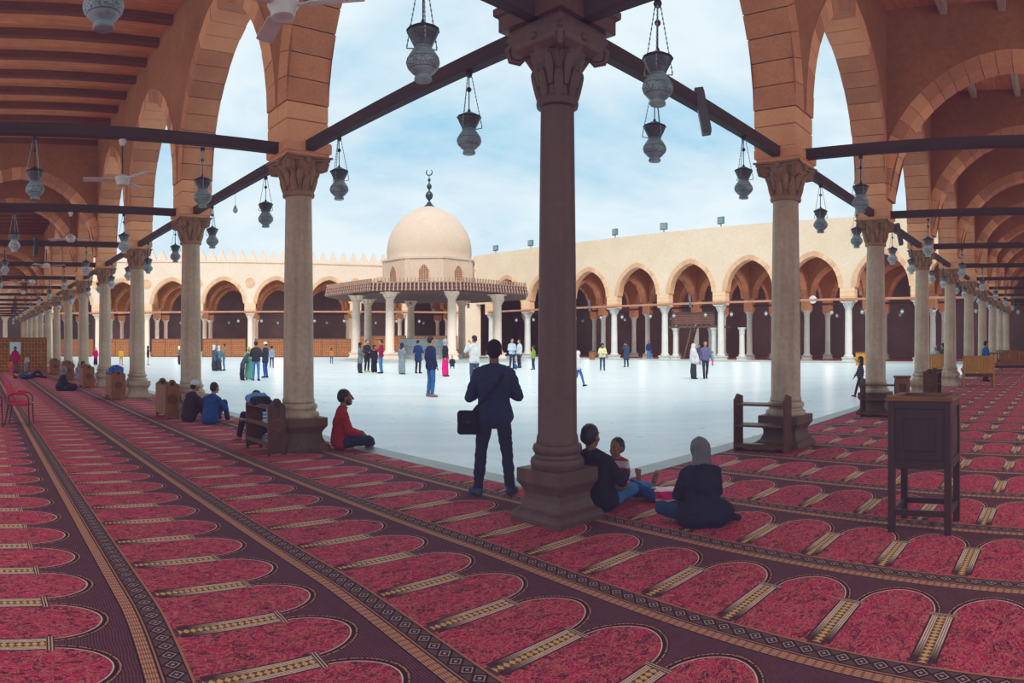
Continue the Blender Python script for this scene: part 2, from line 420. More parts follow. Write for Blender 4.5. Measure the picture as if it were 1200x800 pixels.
# ceilings
ce = struct(MB().box(-2.4, CX+.5, 2.0, 97, CEIL, CEIL+.2).build('ceiling_left', M['ceiling']))
bm_ = MB().box(-2.4, CX-.3, -.10, .10, CEIL-.20, CEIL).mesh('ceiling_beam', M['ceiling_beam'])
y = 3.0
while y < 90:
    link('ceiling_beam', bm_, ce, (0, y, 0)); y += 1.36
ce = struct(MB().box(CX+.5, 59.2, -3.0, CY+.5, CEIL, CEIL+.2).build('ceiling_right', M['ceiling']))
for k in range(5):
    MB().box(CX+.5, 59, -.09, .09, CEIL-.25, CEIL).build('ceiling_beam', M['ceiling_grey'], ce, loc=(0, 2.85-1.42*k, 0))

struct(MB().box(-8.5, CX+.5, -8.5, 2.0, CEIL, CEIL+.2).box(CX+.5, 59.2, -8.5, -3.0, CEIL, CEIL+.2).box(-8.5, -2.4, 2.0, 97, CEIL, CEIL+.2).build('ceiling_back_unseen', M['ceiling']))  # out of view; added and sized to cut the light from behind
# ------------------------------------------------------------------ columns
def capital_mesh(r0, r1, z0, z1, ab, mat):
    """carved bell with two tiers of leaves, corner scrolls and a square abacus"""
    mb = MB(); h = z1-z0
    mb.lathe([(r0*1.0, z0), (r0*1.16, z0+.015), (r0*1.2, z0+.05), (r0*1.16, z0+.085), (r0*1.02, z0+.1)], 28)      # astragal
    mb.lathe([(r0*.99, z0+.09), (r0*1.02, z0+.25*h), (r0*1.15, z0+.5*h), (r1*.86, z0+.75*h), (r1*.98, z0+.88*h)], 32, fn=lambda a, z: 1+.035*math.cos(16*a))
    for tier, (zb, zt, rb, ro, m) in enumerate(((.10, .50, 1.0, 1.42, 8), (.28, .72, 1.05, 1.55, 8))):
        for k in range(m):
            a = 2*PI*(k + .5*tier)/m
            d = Vector((math.cos(a), math.sin(a), 0)); P = []
            for f, rr in ((0, rb), (.35, rb*1.06), (.7, rb*1.18), (.92, ro*.93), (1.0, ro), (.9, ro*1.03)):
                P.append(d*(r0*rr) + Vector((0, 0, z0 + h*(zb+(zt-zb)*f))))
            mb.tube(P, [r0*.16, r0*.26, r0*.27, r0*.2, r0*.13, r0*.05], 7)
    for k in range(4):
        a = PI/4 + k*PI/2; d = Vector((math.cos(a), math.sin(a), 0)); c = d*(r1*1.12) + Vector((0, 0, z0+.78*h))
        P = [d*(r0*1.0) + Vector((0, 0, z0+.45*h)), d*(r1*.86) + Vector((0, 0, z0+.72*h))]
        rs = [r0*.16, r0*.2]
        for j in range(9):
            t = j/8; f = PI*.75 - t*PI*2.6; q = .115*h*(1.35-t*.9)/.8
            P.append(c + d*(math.cos(f)*q) + Vector((0, 0, math.sin(f)*q))); rs.append(r0*(.2-.1*t))
        mb.tube(P, rs, 7)
        side = d.cross(Vector((0, 0, 1)))
        mb.tube([c - side*r0*.26, c + side*r0*.26], r0*.40, 10)
        am = k*PI/2; dm = Vector((math.cos(am), math.sin(am), 0)); mb.ball(dm*(r1*.98)+Vector((0, 0, z0+.9*h)), r0*.24, 8)
    P = []
    for k in range(4):
        for j in range(6):
            t = j/6; a = PI/4 + k*PI/2
            p0 = Vector((math.cos(a), math.sin(a)))*ab*1.414; a2 = a+PI/2; p1 = Vector((math.cos(a2), math.sin(a2)))*ab*1.414
            p = p0.lerp(p1, t); P.append(p*(1 - .16*math.sin(PI*t)))
    for (za, zb, sc_) in ((.88, .945, .95), (.95, 1.0, 1.03)):
        mb.prism([(p.x*sc_, p.y*sc_) for p in P], z0+za*h, z0+zb*h, 'z')
    return mb.mesh('capital', mat, smooth=True)
def shaft_mesh(r0, r1, z0, z1, mat, bands=()):
    prof = [(r0*1.06, z0), (r0*1.06, z0+.05), (r0, z0+.09)]
    for k in range(1, 9): t = k/8; prof.append((r0 + (r1-r0)*(t**1.5), z0+.09 + (z1-.05-z0-.09)*t))
    prof += [(r1*1.05, z1-.03), (r1*1.05, z1)]
    return MB().lathe(prof, 32).mesh('shaft', mat, smooth=True)
def base_mesh(r, z0, z1, mat):
    h = z1-z0; prof = [(r*1.28, z0), (r*1.34, z0+.12*h), (r*1.36, z0+.22*h), (r*1.3, z0+.36*h), (r*1.16, z0+.42*h), (r*1.13, z0+.52*h), (r*1.2, z0+.58*h), (r*1.25, z0+.7*h), (r*1.2, z0+.85*h), (r*1.06, z0+.9*h), (r*1.06, z1)]
    return MB().lathe(prof, 32).mesh('base', mat, smooth=True)
def pedestal_mesh(top, bot, h, mat):
    p = [(bot, 0), (bot, .12*h), (bot*.97, .15*h), (bot*.96, .2*h), (top*.92, .27*h), (top*.82, .42*h), (top*.81, .55*h), (top*.9, .66*h), (top*.99, .74*h), (top, .76*h), (top, h)]
    return MB().sq(p).mesh('pedestal', mat, bevel=.008)
def slab_mesh(a, z0, z1, mat):
    return MB().sq([(a*.92, z0), (a*.92, z0+.04), (a, z0+.06), (a, z1-.03), (a*.96, z1)]).mesh('impost_block', mat, bevel=.006)
# the corner column, slimmer than the rest, its backlit shade put into a darker colour
t = thing('stone_column', 'dark backlit slim marble column on a square pedestal where the two arcades meet', 'column', (CX, CY, 0), 0, 'columns of the near arcades')
t['kind'] = 'thing'
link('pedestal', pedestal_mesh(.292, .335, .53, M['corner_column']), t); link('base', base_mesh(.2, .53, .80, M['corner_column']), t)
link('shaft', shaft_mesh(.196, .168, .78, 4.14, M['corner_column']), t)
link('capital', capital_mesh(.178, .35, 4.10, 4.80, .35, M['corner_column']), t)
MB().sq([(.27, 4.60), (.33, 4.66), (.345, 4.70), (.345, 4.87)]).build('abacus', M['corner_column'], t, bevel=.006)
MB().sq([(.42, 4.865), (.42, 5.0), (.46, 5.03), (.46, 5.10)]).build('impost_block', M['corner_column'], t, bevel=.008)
# the ordinary ones
sh, bs, pd = shaft_mesh(.255, .22, .78, 4.2, M['column']), base_mesh(.255, .53, .80, M['column']), pedestal_mesh(.36, .39, .55, M['column'])
ca, im = capital_mesh(.225, .36, 4.17, 4.80, .41, M['capital']), slab_mesh(.41, 4.80, 5.03, M['block'])
pdb = pedestal_mesh(.36, .40, .55, M['shade_brown_stone'])
proto = None
for side, n, x, y in [('L', n, CX, LY[n]) for n in range(1, NL)] + [('R', n, RX[n], CY) for n in range(1, NR)]:
    lab = 'grey-brown stone column with leafy capital, %s from the corner column along the %s' % (ORD[n], FAN if side == 'L' else BEN)
    if proto is None:
        proto = thing('stone_column', lab, 'column', (x, y, 0), 0, 'columns of the near arcades'); proto['kind'] = 'thing'
        for nm, me in (('pedestal', pd), ('base', bs), ('shaft', sh), ('capital', ca), ('impost_block', im)): link(nm, me, proto)
    else: dup(proto, (x, y, 0), 0, lab)
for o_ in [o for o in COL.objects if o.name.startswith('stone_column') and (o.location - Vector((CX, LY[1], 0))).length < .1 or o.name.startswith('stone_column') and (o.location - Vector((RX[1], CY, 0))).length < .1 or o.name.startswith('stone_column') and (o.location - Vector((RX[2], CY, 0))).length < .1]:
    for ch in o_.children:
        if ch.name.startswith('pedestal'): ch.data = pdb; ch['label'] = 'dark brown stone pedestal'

# ------------------------------------------------------------------ tie beams
def tie(name, p, q, lab, group, mat='tie', w=.15, h=.17):
    p, q = Vector(p), Vector(q); L = (q-p).length
    o = MB().box(0, L, -w/2, w/2, 0, h).build(name, M[mat], loc=p, rz=math.atan2(q.y-p.y, q.x-p.x), bevel=.008)
    o['kind'] = 'thing'
    return tag(o, lab, 'beam', group)
for n in range(NL-1):
    tie('tie_beam', (CX, LY[n]+.3, ZT), (CX, LY[n+1]-.3, ZT), 'dark wooden tie beam under arch %s from the corner column, %s' % (ORD[n+1], FAN), 'tie beams along the arcades')
for n in range(0, NL):
    tie('tie_beam', (CX-.3, LY[n]-.02, ZT+.005), (-1.65, LY[n]-.02, ZT+.005),
        'dark wooden tie beam crossing the %s at the corner column' % FAN if n == 0 else 'dark wooden tie beam crossing the %s at its %s column from the corner' % (FAN, ORD[n]), 'tie beams across the aisles')
for n in range(NR-1):
    tie('tie_beam', (RX[n]+.3, CY, ZT), (RX[n+1]-.3, CY, ZT), 'dark wooden tie beam under arch %s from the corner column, %s' % (ORD[n+1], BEN), 'tie beams along the arcades')
for n in range(0, NR):
    tie('tie_beam', (RX[n]-.02, CY-.3, ZT+.005), (RX[n]-.02, -2.2, ZT+.005),
        'dark wooden tie beam crossing the %s at the corner column' % BEN if n == 0 else 'dark wooden tie beam crossing the %s at its %s column from the corner' % (BEN, ORD[n]), 'tie beams across the aisles')

# ------------------------------------------------------------------ lanterns
def lantern_parts(t, hook, detail=True, mat='lantern', sc_=1.0):
    """origin at the bottom of the glass; `hook` is how high above it the beam is"""
    k = sc_
    MB().lathe([(.066*k,.0),(.074*k,.008),(.072*k,.03),(.058*k,.045),(.09*k,.068),(.132*k,.115),(.143*k,.15),(.136*k,.185),(.108*k,.23),(.08*k,.268),(.073*k,.285)], 20 if detail else 10, fn=None).build('glass_body', M[mat], t, smooth=True)
    MB().lathe([(.072*k,.28),(.08*k,.292),(.082*k,.30),(.110*k,.355),(.134*k,.412)], 12).build('funnel', M['funnel' if mat == 'lantern' else 'funnel_pale'], t)
    MB().lathe([(.132*k,.408),(.142*k,.416),(.14*k,.426),(.07*k,.462),(.022*k,.487),(.012*k,.50)], 12).build('cap', M['dark'], t, smooth=False)
    mb = MB().tube([(0,0,.49),(0,0,hook-.02)], .007, 6)
    if detail: mb.ball((0,0,.49+(hook-.49)*.55), .03, 8).ball((0,0,.50), .018, 8)
    mb.build('rod', M['dark'], t)
    MB().lathe([(.028,hook-.06),(.04,hook-.03),(.03,hook-.004)], 10).build('hook_plate', M['dark'], t)
    if detail:
        for j in range(3):
            a = 2*PI*j/3 + .5; d = Vector((math.cos(a), math.sin(a), 0)); P0 = Vector((0,0,hook-.05)) + d*.03; P1 = d*.150*k + Vector((0,0,.30))
            cm = MB().tube([P0, P1], .0045, 5)
            for q in range(14): cm.ball(P0.lerp(P1, (q+.5)/14), .0085, 6, (1,1,1.6))
            cm.tube([P1, d*.076*k+Vector((0,0,.285))], .006, 5)
            cm.build('chain', M['metal'], t)
ZB = 3.92
lan = thing('mosque_lantern', '', 'lantern', (0,0,-50), 0, 'lanterns of the near arcades'); lantern_parts(lan, ZT-ZB)
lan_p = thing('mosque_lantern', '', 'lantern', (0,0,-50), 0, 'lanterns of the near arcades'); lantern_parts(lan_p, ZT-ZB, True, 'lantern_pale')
used = set()
def hang(x, y, lab, pale=False):
    p = lan_p if pale else lan
    if id(p) not in used: used.add(id(p)); p.location = (x, y, ZB); p['label'] = lab; p.rotation_euler.z = R_.uniform(0, 2)
    else: dup(p, (x, y, ZB + R_.uniform(-.04, .03)), R_.uniform(0, 6), lab)
for n in range(12):
    for j, o in enumerate((1.35, 4.3)):
        hang(CX, LY[n]+o, 'glass lantern under arch %s from the corner column, %s, hook %s to the corner' % (ORD[n+1], FAN, ('closer', 'farther')[j]), n > 2)
    if n > 0 or True:
        for j, x in enumerate((3.45, .84)):
            hang(x, LY[n]-.02, ('glass lantern on the cross beam of the %s at the corner column, %s' % (FAN, ('nearer it', 'farther off')[j])) if n == 0 else
                 'glass lantern on the cross beam of the %s at column %s, %s it' % (FAN, ORD[n], ('close to', 'away from')[j]), n > 1)
for n in range(9):
    for j, o in enumerate((1.74, 4.13)):
        hang(RX[n]+o, CY, 'glass lantern under arch %s from the corner column, %s, hook %s to the corner' % (ORD[n+1], BEN, ('closer', 'farther')[j]), n > 1)
    hang(RX[n], CY-(1.2 if n == 0 else 1.34), ('glass lantern on the tie beam across the %s at the corner column' % BEN) if n == 0 else
         'glass lantern on the tie beam across the %s at column %s from the corner' % (BEN, ORD[n]), n > 1)

# ------------------------------------------------------------------ ceiling fans, loudspeakers, bulb on the tie beams
fan0 = None
for n, rot in ((0, 80), (1, 172), (2, 20), (3, 100), (4, 50), (5, 140)):
    lab = 'white three-blade ceiling fan under the tie beam at the corner column' if n == 0 else 'white three-blade ceiling fan under the tie beam at column %s of the fan aisle' % ORD[n]
    loc = (2.17, LY[n]-.02, 4.22)
    if fan0: dup(fan0, loc, math.radians(rot), lab); continue
    fan0 = thing('ceiling_fan', lab, 'fan', loc, math.radians(rot), 'ceiling fans')
    MB().tube([(0,0,.1),(0,0,ZT-4.22-.03)], .012, 8).build('rod', M['dark'], fan0)
    MB().lathe([(.03,ZT-4.22-.1),(.06,ZT-4.22-.02),(.05,ZT-4.22)], 12).build('canopy', M['white'], fan0, True)
    MB().lathe([(.05,-.07),(.085,-.055),(.10,0),(.12,.03),(.11,.07),(.05,.10),(.02,.11)], 20).build('motor', M['white'], fan0, True)
    for k in range(3):
        a = 2*PI*k/3; b = MB(); m = []
        for s_, w_ in ((.1,.025),(.17,.03),(.2,.058),(.4,.066),(.58,.068),(.6,.06)):
            for sg in (-1, 1): m.append((s_, sg*w_, .02 + sg*w_*.22))
        vs = m + [(x, y, z+.008) for x, y, z in m]; fs = []
        for i in range(5):
            q = i*2; fs += [(q, q+1, q+3, q+2), (q+12, q+14, q+15, q+13), (q, q+2, q+14, q+12), (q+1, q+13, q+15, q+3)]
        fs += [(0, 12, 13, 1), (10, 11, 23, 22)]
        o = b.add(vs, fs).build('blade', M['white'], fan0); o.rotation_euler.z = a
sp = thing('column_loudspeaker', 'slim grey column loudspeaker clamped upright on the first bench-aisle tie beam', 'loudspeaker', (7.85, CY-.17, 4.5), .5, 'slim column loudspeakers')
MB().box(-.07,.07,-.06,.06,0,.62).build('cabinet', M['speaker'], sp, bevel=.01); MB().box(-.055,.055,-.066,-.06,.04,.58).build('grille', M['dark'], sp)
MB().bar((0,.05,.42), (0,.17,.42), .05, .05).build('bracket', M['dark'], sp); sp.rotation_euler = (math.radians(-10), math.radians(6), .6)
for (x, y, z, rz, lab) in ((18.7, CY-.17, 4.5, .4, 'slim grey column loudspeaker on the bench-aisle tie beam beyond the second column'),
                     (1.8, LY[3]-.19, 4.5, .3, 'slim grey column loudspeaker on a cross tie beam of the fan aisle')):
    dup(sp, (x, y, z), rz, lab)
t = thing('bare_bulb', 'small bare light bulb dangling on a wire between the first and second fan-aisle columns', 'bulb', (CX, 13.15, 4.42))
MB().tube([(0,0,.16),(0,0,ZT-4.42)], .004, 5).build('wire', M['dark'], t)
MB().lathe([(.0,0),(.04,.02),(.055,.06),(.045,.1),(.022,.14),(.02,.17)], 12).build('glass', M['lantern_pale'], t, True)
# ------------------------------------------------------------------ the two far facades and the halls behind them
def simple_column(name, r, h, mat, ped=.5):
    mb = MB(); a = r*1.55
    mb.sq([(a, 0), (a, ped*.3), (a*.86, ped*.4), (a*.86, ped*.75), (a*.98, ped*.85), (a*.98, ped)])
    mb.lathe([(r*1.3, ped), (r*1.35, ped+.1), (r*1.12, ped+.2), (r, ped+.26), (r*.9, h-.62), (r*1.05, h-.58), (r*1.05, h-.5), (r*.95, h-.48), (r*1.15, h-.2), (r*1.6, h-.04), (r*1.6, h)], 14)
    return mb.mesh(name, mat, smooth=True)
def col_parts(t, r, h, mat, cap, ped=.5):
    a = r*1.55
    MB().sq([(a, 0), (a, ped*.3), (a*.86, ped*.4), (a*.86, ped*.75), (a*.98, ped*.85), (a*.98, ped)]).build('pedestal', mat, t)
    MB().lathe([(r*1.3, ped), (r*1.35, ped+.1), (r*1.12, ped+.2), (r, ped+.26), (r*.9, h-.6)], 18).build('shaft', mat, t, True)
    mb = MB().lathe([(r*1.05, h-.62), (r*1.08, h-.55), (r*.95, h-.5), (r*1.1, h-.3), (r*1.45, h-.12)], 24, fn=lambda a, z: 1+.07*math.cos(8*a))
    mb.sq([(r*1.35, h-.12), (r*1.6, h-.08), (r*1.6, h)])
    for k in range(8):
        a = PI/4*k; d = Vector((math.cos(a), math.sin(a), 0))
        mb.tube([d*r*1.0+Vector((0,0,h-.48)), d*r*1.22+Vector((0,0,h-.28)), d*r*1.6+Vector((0,0,h-.14))], [r*.22, r*.26, r*.1], 6)
    mb.build('capital', cap, t, True)
def frame_pt(loc, rz, x, y, z=0): return Vector((loc[0] + x*math.cos(rz) - y*math.sin(rz), loc[1] + x*math.sin(rz) + y*math.cos(rz), z))
pale_me = {}
tiny = thing('hall_lamp', '', 'lamp', (0,0,-50), 0, 'hanging lamps in the far halls')
lantern_parts(tiny, 1.25, False, 'lantern_pale', 1.25)
tiny_used = [False]
def tiny_lamp(p, lab):
    if not tiny_used[0]: tiny_used[0] = True; tiny.location = p; tiny['label'] = lab
    else: dup(tiny, p, 0, lab)
def far_side(key, nm, loc, rz, bays, pitch, wallmat, top, colmat, W=2.45, depth=20, rows=2):
    e, zs, t = .55, 6.8, .8; pw = pitch/2 - W
    o = arcade('wall_far_%s' % key, M[wallmat], bays, pitch, W, e, zs, top, t, loc, rz, ring=.46, n=9, rmat='ring', ends=(pw, 3.0 if key == 'right' else pw), ring_t=.1)
    pm = MB()
    for i in range(3): pm.box(-.70, .70, -t/2-.04, t/2+.04, 5.5+(zs-5.5)*i/3+.006, 5.5+(zs-5.5)*(i+1)/3-.006)
    pm = pm.mesh('pier', M['ring'], bevel=.015)
    for k in range(bays+1): link('pier', pm, o, (pitch*k, 0, 0))
    proto = None
    for k in range(bays+1):
        p = frame_pt(loc, rz, pitch*k, 0)
        lab = '%s column of the %s, %s from the far corner' % ({'right': 'pale blue-grey', 'left': 'pinkish'}[key], nm, ORD[(bays-k+1) if key == 'right' else k+1])
        if proto: dup(proto, p, rz, lab)
        else:
            proto = thing('facade_column', lab, 'column', p, rz, 'columns of the %s' % nm); proto['kind'] = 'thing'; col_parts(proto, .34, 5.5, colmat, M['capital'] if False else colmat)
    for k in range(bays):
        a, b = frame_pt(loc, rz, pitch*k+.02, .52, 5.62), frame_pt(loc, rz, pitch*(k+1)-.02, .52, 5.62)
        tie('facade_beam', a, b, 'thin reddish tie beam of the %s, bay %s from its far corner' % (nm, ORD[(bays-k) if key == 'right' else k+1]), 'tie beams of the %s' % nm, 'rail', .16, .2)
    # rows of columns and arches inside the hall
    cm = simple_column('hall_column', .3, 5.1, colmat)
    for r in range(1, rows+1):
        wloc = frame_pt(loc, rz, 0, -6.4*r)
        arcade('wall_inner_%s' % key, M['plaster'], bays, pitch, W, e, zs-.3, 11.3, .7, wloc, rz, ring=.34, n=9, ends=(pw, pw))
        pm2 = MB()
        for k in range(bays+1):
            p = frame_pt(loc, rz, pitch*k, -6.4*r)
            c = link('hall_column', cm, None, p, rz); c['kind'] = 'thing'
            tag(c, 'shaded column inside the %s, row %s, %s from the far corner' % (nm, ORD[r+1], ORD[(bays-k+1) if key == 'right' else k+1]), 'column', 'columns inside the far halls')
            MB().box(-.5, .5, -.35, .35, 5.1, zs-.3).build('pier', M['block'], bpy.data.objects[o.name], loc=(pitch*k, -6.4*r, 0))
    for k in range(bays+1):   # cross arches at each column
        c0 = frame_pt(loc, rz, pitch*k, -.4)
        arcade('wall_cross_%s' % key, M['plaster'], 1, 5.65, 2.45, .2, zs-.5, 11.3, .6, c0, rz - PI/2, ring=.34, n=9, ends=(.05, .05))
    for k in range(bays):
        a, b = frame_pt(loc, rz, pitch*k+.55, -6.4, 5.62), frame_pt(loc, rz, pitch*(k+1)-.55, -6.4, 5.62)
        tie('hall_beam', a, b, 'dim tie beam inside the %s, bay %s from the far corner' % (nm, ORD[(bays-k) if key == 'right' else k+1]), 'inner tie beams of the %s' % nm, 'tie', .16, .2)
    L = pitch*bays
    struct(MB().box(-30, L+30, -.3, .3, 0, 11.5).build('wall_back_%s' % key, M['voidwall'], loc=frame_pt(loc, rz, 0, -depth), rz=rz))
    struct(MB().box(-22, L+22, -depth, -.3, 11.3, 11.5).build('ceiling_far_%s' % key, M['ceiling'], loc=loc, rz=rz))
    for k in range(bays):
        for j in range(3):
            p = frame_pt(loc, rz, pitch*(k+.22+.28*j), -6.4 if j == 1 else .52, 4.37)
            tiny_lamp(p, 'small white lamp, bay %s of the %s from the corner, %s of three' % (ORD[(bays-k) if key == 'right' else k+1], nm, ORD[j+1]))
    return o
# floodlit facade (plain parapet)
FR = (59.5, -.56, 0); PR = 6.53
wfr = far_side('right', FLOODF, FR, PI/2, 10, PR, 'facade', 13.1, M['far_column'])
# crenellated facade
PA, PB = at(558, 90.0), at(172, 89.0)
FL = (PA.x, PA.y, 0); rzl = math.atan2(PB.y-PA.y, PB.x-PA.x); LEN = (PB-PA).length
PLp = 6.64; offs = (at(542, 88.3)-PA).length
FLs = frame_pt(FL, rzl, offs, 0)
nb = 9
topl = lambda s: 11.35 + (s/42.4)*.95
wfl = far_side('left', CREN, tuple(FLs), rzl, nb, PLp, 'facade_pale', topl, M['pink_column'], rows=2, depth=19)
# blank end of the crenellated facade up to the corner
struct(MB().prism([(-offs-.5, 0), (-.8, 0), (-.8, topl(-.8)), (-offs-.5, topl(-offs))], -.4, .4).build('wall_far_corner', M['facade_pale'], loc=tuple(FLs), rz=rzl))
# cornice, rosettes, merlons
MB().prism([(-offs, topl(-offs)-.05), (nb*PLp+1, topl(nb*PLp+1)-.05), (nb*PLp+1, topl(nb*PLp+1)+.2), (-offs, topl(-offs)+.2)], -.5, .52).build('cornice', M['facade_pale'], wfl)
mo = []
for w_, z_ in ((.56, 0), (.56, .3), (.42, .3), (.42, .62), (.28, .62), (.28, .94), (.14, .94), (.14, 1.25)): mo.append((w_, z_))
mm = MB().prism(mo + [(-a, b) for a, b in reversed(mo)], -.28, .28).mesh('merlon', M['facade_pale'])
s_ = -offs + .6
while s_ < nb*PLp:
    link('merlon', mm, wfl, (s_, .1, topl(s_)+.2)); s_ += 1.28
rm_ = MB().lathe([(.62, 0), (.62, .06), (.54, .09), (.5, .05), (.4, .05), (.36, .1), (.26, .1), (.2, .06), (.12, .1), (0, .12)], 20, fn=lambda a, z: 1+.04*math.cos(8*a)).mesh('rosette', M['ring'])
for k in range(nb+1):
    o = link('rosette', rm_, wfl, (k*PLp, .4, 9.35)); o.rotation_euler.x = -PI/2
# floodlights on the plain parapet
f0 = None
for i, px in enumerate((581, 622, 721, 778, 845)):
    b = bearing(px); y_ = 59.3*math.tan(b); lab = 'small teal floodlight on the plain parapet, %s from the far corner' % ORD[i+1]
    if f0: dup(f0, (59.3, y_, 13.1), PI/2 + R_.uniform(-.3, .3), lab); continue
    f0 = thing('floodlight', lab, 'floodlight', (59.3, y_, 13.1), PI/2, 'floodlights on the parapet')
    MB().tube([(0,0,0),(0,0,.3)], .05, 6).build('stand', M['dark'], f0)
    MB().box(-.4,.4,-.12,.16,.3,1.0).build('housing', M['flood'], f0, bevel=.03); MB().box(-.34,.34,.16,.18,.37,.93).build('lens', M['metal'], f0)
t = dup(f0, tuple(frame_pt(tuple(FLs), rzl, 19.6, .6, topl(19.6)+.1)), rzl, 'dark floodlight on the crenellated parapet above the rosette'); 
# horn speakers on the far tie beams
for i, (px, z_, lab) in enumerate(((953, 5.75, 'round white horn loudspeaker on the floodlit facade beam'),)):
    b = bearing(px); t = thing('horn_loudspeaker', lab, 'loudspeaker', (59.0, 59.0*math.tan(b), z_), PI*.5)
    MB().lathe([(.1, -.5), (.12, -.3), (.2, -.1), (.34, .05), (.36, .06)], 20).build('horn', M['white'], t, True).rotation_euler = (-PI/2, 0, 0)
    MB().lathe([(.02, -.12), (.12, -.1), (.14, -.02), (.05, .0)], 14).build('driver', M['dark'], t, True).rotation_euler = (-PI/2, 0, 0)
for i, px in enumerate((692, 810)):
    b = bearing(px); dup(sp, (59.0, 59.0*math.tan(b), 5.3), 0, 'pale column loudspeaker on the floodlit facade beam, %s' % ('over the balcony' if i else 'beside the dark corner column')).scale = (2.2, 2.2, 2.0)

# added fill lights without fixtures, to brighten the dark halls
for key, (loc_, rz_, nb_, pt_) in {'a': (FR, PI/2, 10, PR), 'b': (tuple(FLs), rzl, nb, PLp)}.items():
    for k in range(1, nb_, 2):
        for d_ in (-4.0, -10.0, -15.0):
            l_ = bpy.data.lights.new('hall_fill_light', 'POINT'); l_.energy = 75; l_.shadow_soft_size = .25; l_.color = (1, .9, .86)
            lo = bpy.data.objects.new('hall_fill_light', l_); COL.objects.link(lo); lo.location = frame_pt(loc_, rz_, pt_*(k+.5), d_, 3.9)
# ------------------------------------------------------------------ wooden balcony (dikka) in the floodlit facade
by = 59.6*math.tan(bearing(811))
t = thing('wooden_balcony', 'wooden prayer balcony with lattice rail raised on short stone columns under an arch', 'balcony', (59.9, by, 0), PI/2)
MB().box(-3.1, 2.9, -2.2, .2, 3.3, 3.5).build('deck', M['pavwood'], t)
MB().box(-2.4, 2.4, .05, .15, 3.62, 4.78).build('lattice_rail', M['balcony_lattice'], t); MB().box(-2.5, 2.5, .0, .2, 4.78, 4.9).build('handrail', M['pavwood'], t)
for x in (-2.45, 2.45): MB().box(x-.08, x+.08, .0, .2, 3.5, 5.1).build('post', M['pavwood'], t)
for k in range(9): MB().box(-2.3+k*.57, -2.18+k*.57, -.1, .3, 3.4, 3.62).build('bracket', M['pavwood'], t)
for (x, y_) in ((2.2, -.1), (-2.3, -.1), (-.9, -2.0), (-5.3, -.3)):
    c = link('support_column', simple_column('support_column', .27, 3.3, M['far_column'], .45), t, (x, y_, 0))
st = MB()
for s__ in (-.45, .45): st.bar((1.2, -.4+s__, .05), (.2, -.4+s__, 3.3), .08, .16)
for k in range(10): st.box(1.15-.1*k-.12, 1.15-.1*k+.12, -.85, .05, .15+.32*k, .2+.32*k)
st.build('stair', M['pavwood'], t)

# ------------------------------------------------------------------ fountain pavilion in the middle of the court
PC = at(503, 68.9); bpv = bearing(503)
# local +y points away from the camera along the line of sight, turned a little
pv = thing('fountain_pavilion', 'domed ablution pavilion with eight columns and wooden eaves in the open courtyard', 'pavilion', PC, bpv - PI/2 - math.radians(6.5))
def octa(r, z): return [Vector((r*math.cos(PI/8+k*PI/4), r*math.sin(PI/8+k*PI/4), z)) for k in range(8)]
def octa_loft(mb, prof, cap=True):
    n = len(prof); vs = [p for r, z in prof for p in octa(r, z)]
    fs = [(i*8+k, i*8+(k+1) % 8, (i+1)*8+(k+1) % 8, (i+1)*8+k) for i in range(n-1) for k in range(8)]
    if cap: fs += [tuple(range(8))[::-1], tuple((n-1)*8+k for k in range(8))]
    return mb.add(vs, fs)
octa_loft(MB(), [(8.9, 0), (8.9, .16), (8.5, .16), (8.5, .3)]).build('step', M['border'], pv)
for k, p in enumerate(octa(7.37, .3)):
    c = bpy.data.objects.new('column', None); COL.objects.link(c); c.parent = pv; c.location = p; c.rotation_euler.z = k*PI/4
    col_parts(c, .41, 6.1, M['pink_column'], M['pink_column'], .55)
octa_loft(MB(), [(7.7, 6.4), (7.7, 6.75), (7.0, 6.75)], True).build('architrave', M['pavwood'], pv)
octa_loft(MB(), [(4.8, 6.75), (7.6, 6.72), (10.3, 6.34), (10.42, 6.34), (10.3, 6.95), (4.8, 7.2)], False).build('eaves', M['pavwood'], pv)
fr = MB()
o8, i8 = octa(10.45, 6.30), octa(10.32, 7.0)
for k in range(8):
    for j in range(22):
        f = (j+.5)/22; a = o8[k].lerp(o8[(k+1) % 8], f); b = i8[k].lerp(i8[(k+1) % 8], f)
        fr.bar(a, b, .20, .12)
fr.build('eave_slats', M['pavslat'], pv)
fb = MB()
for z_ in (6.36, 6.66, 6.96):
    q8 = octa(10.5-(z_-6.3)*.2, z_)
    for k in range(8): fb.bar(q8[k], q8[(k+1) % 8], .10, .07)
fb.build('eave_rails', M['pavwood'], pv)
cr = MB(); t8 = octa(10.25, 7.0)
for k in range(8):
    a, b = t8[k], t8[(k+1) % 8]; cr.bar(a+Vector((0,0,.03)), b+Vector((0,0,.03)), .12, .12)
    for j in range(24):
        p = a.lerp(b, (j+.5)/24); d = (b-a).normalized()
        cr.bar(p, p+Vector((0,0,.42)), .17, .06, d)
cr.build('cresting', M['pavslat'], pv)
octa_loft(MB(), [(4.75, 7.0), (4.75, 9.7), (4.85, 9.72), (4.85, 9.9), (4.3, 9.95)]).build('drum', M['dome'], pv)
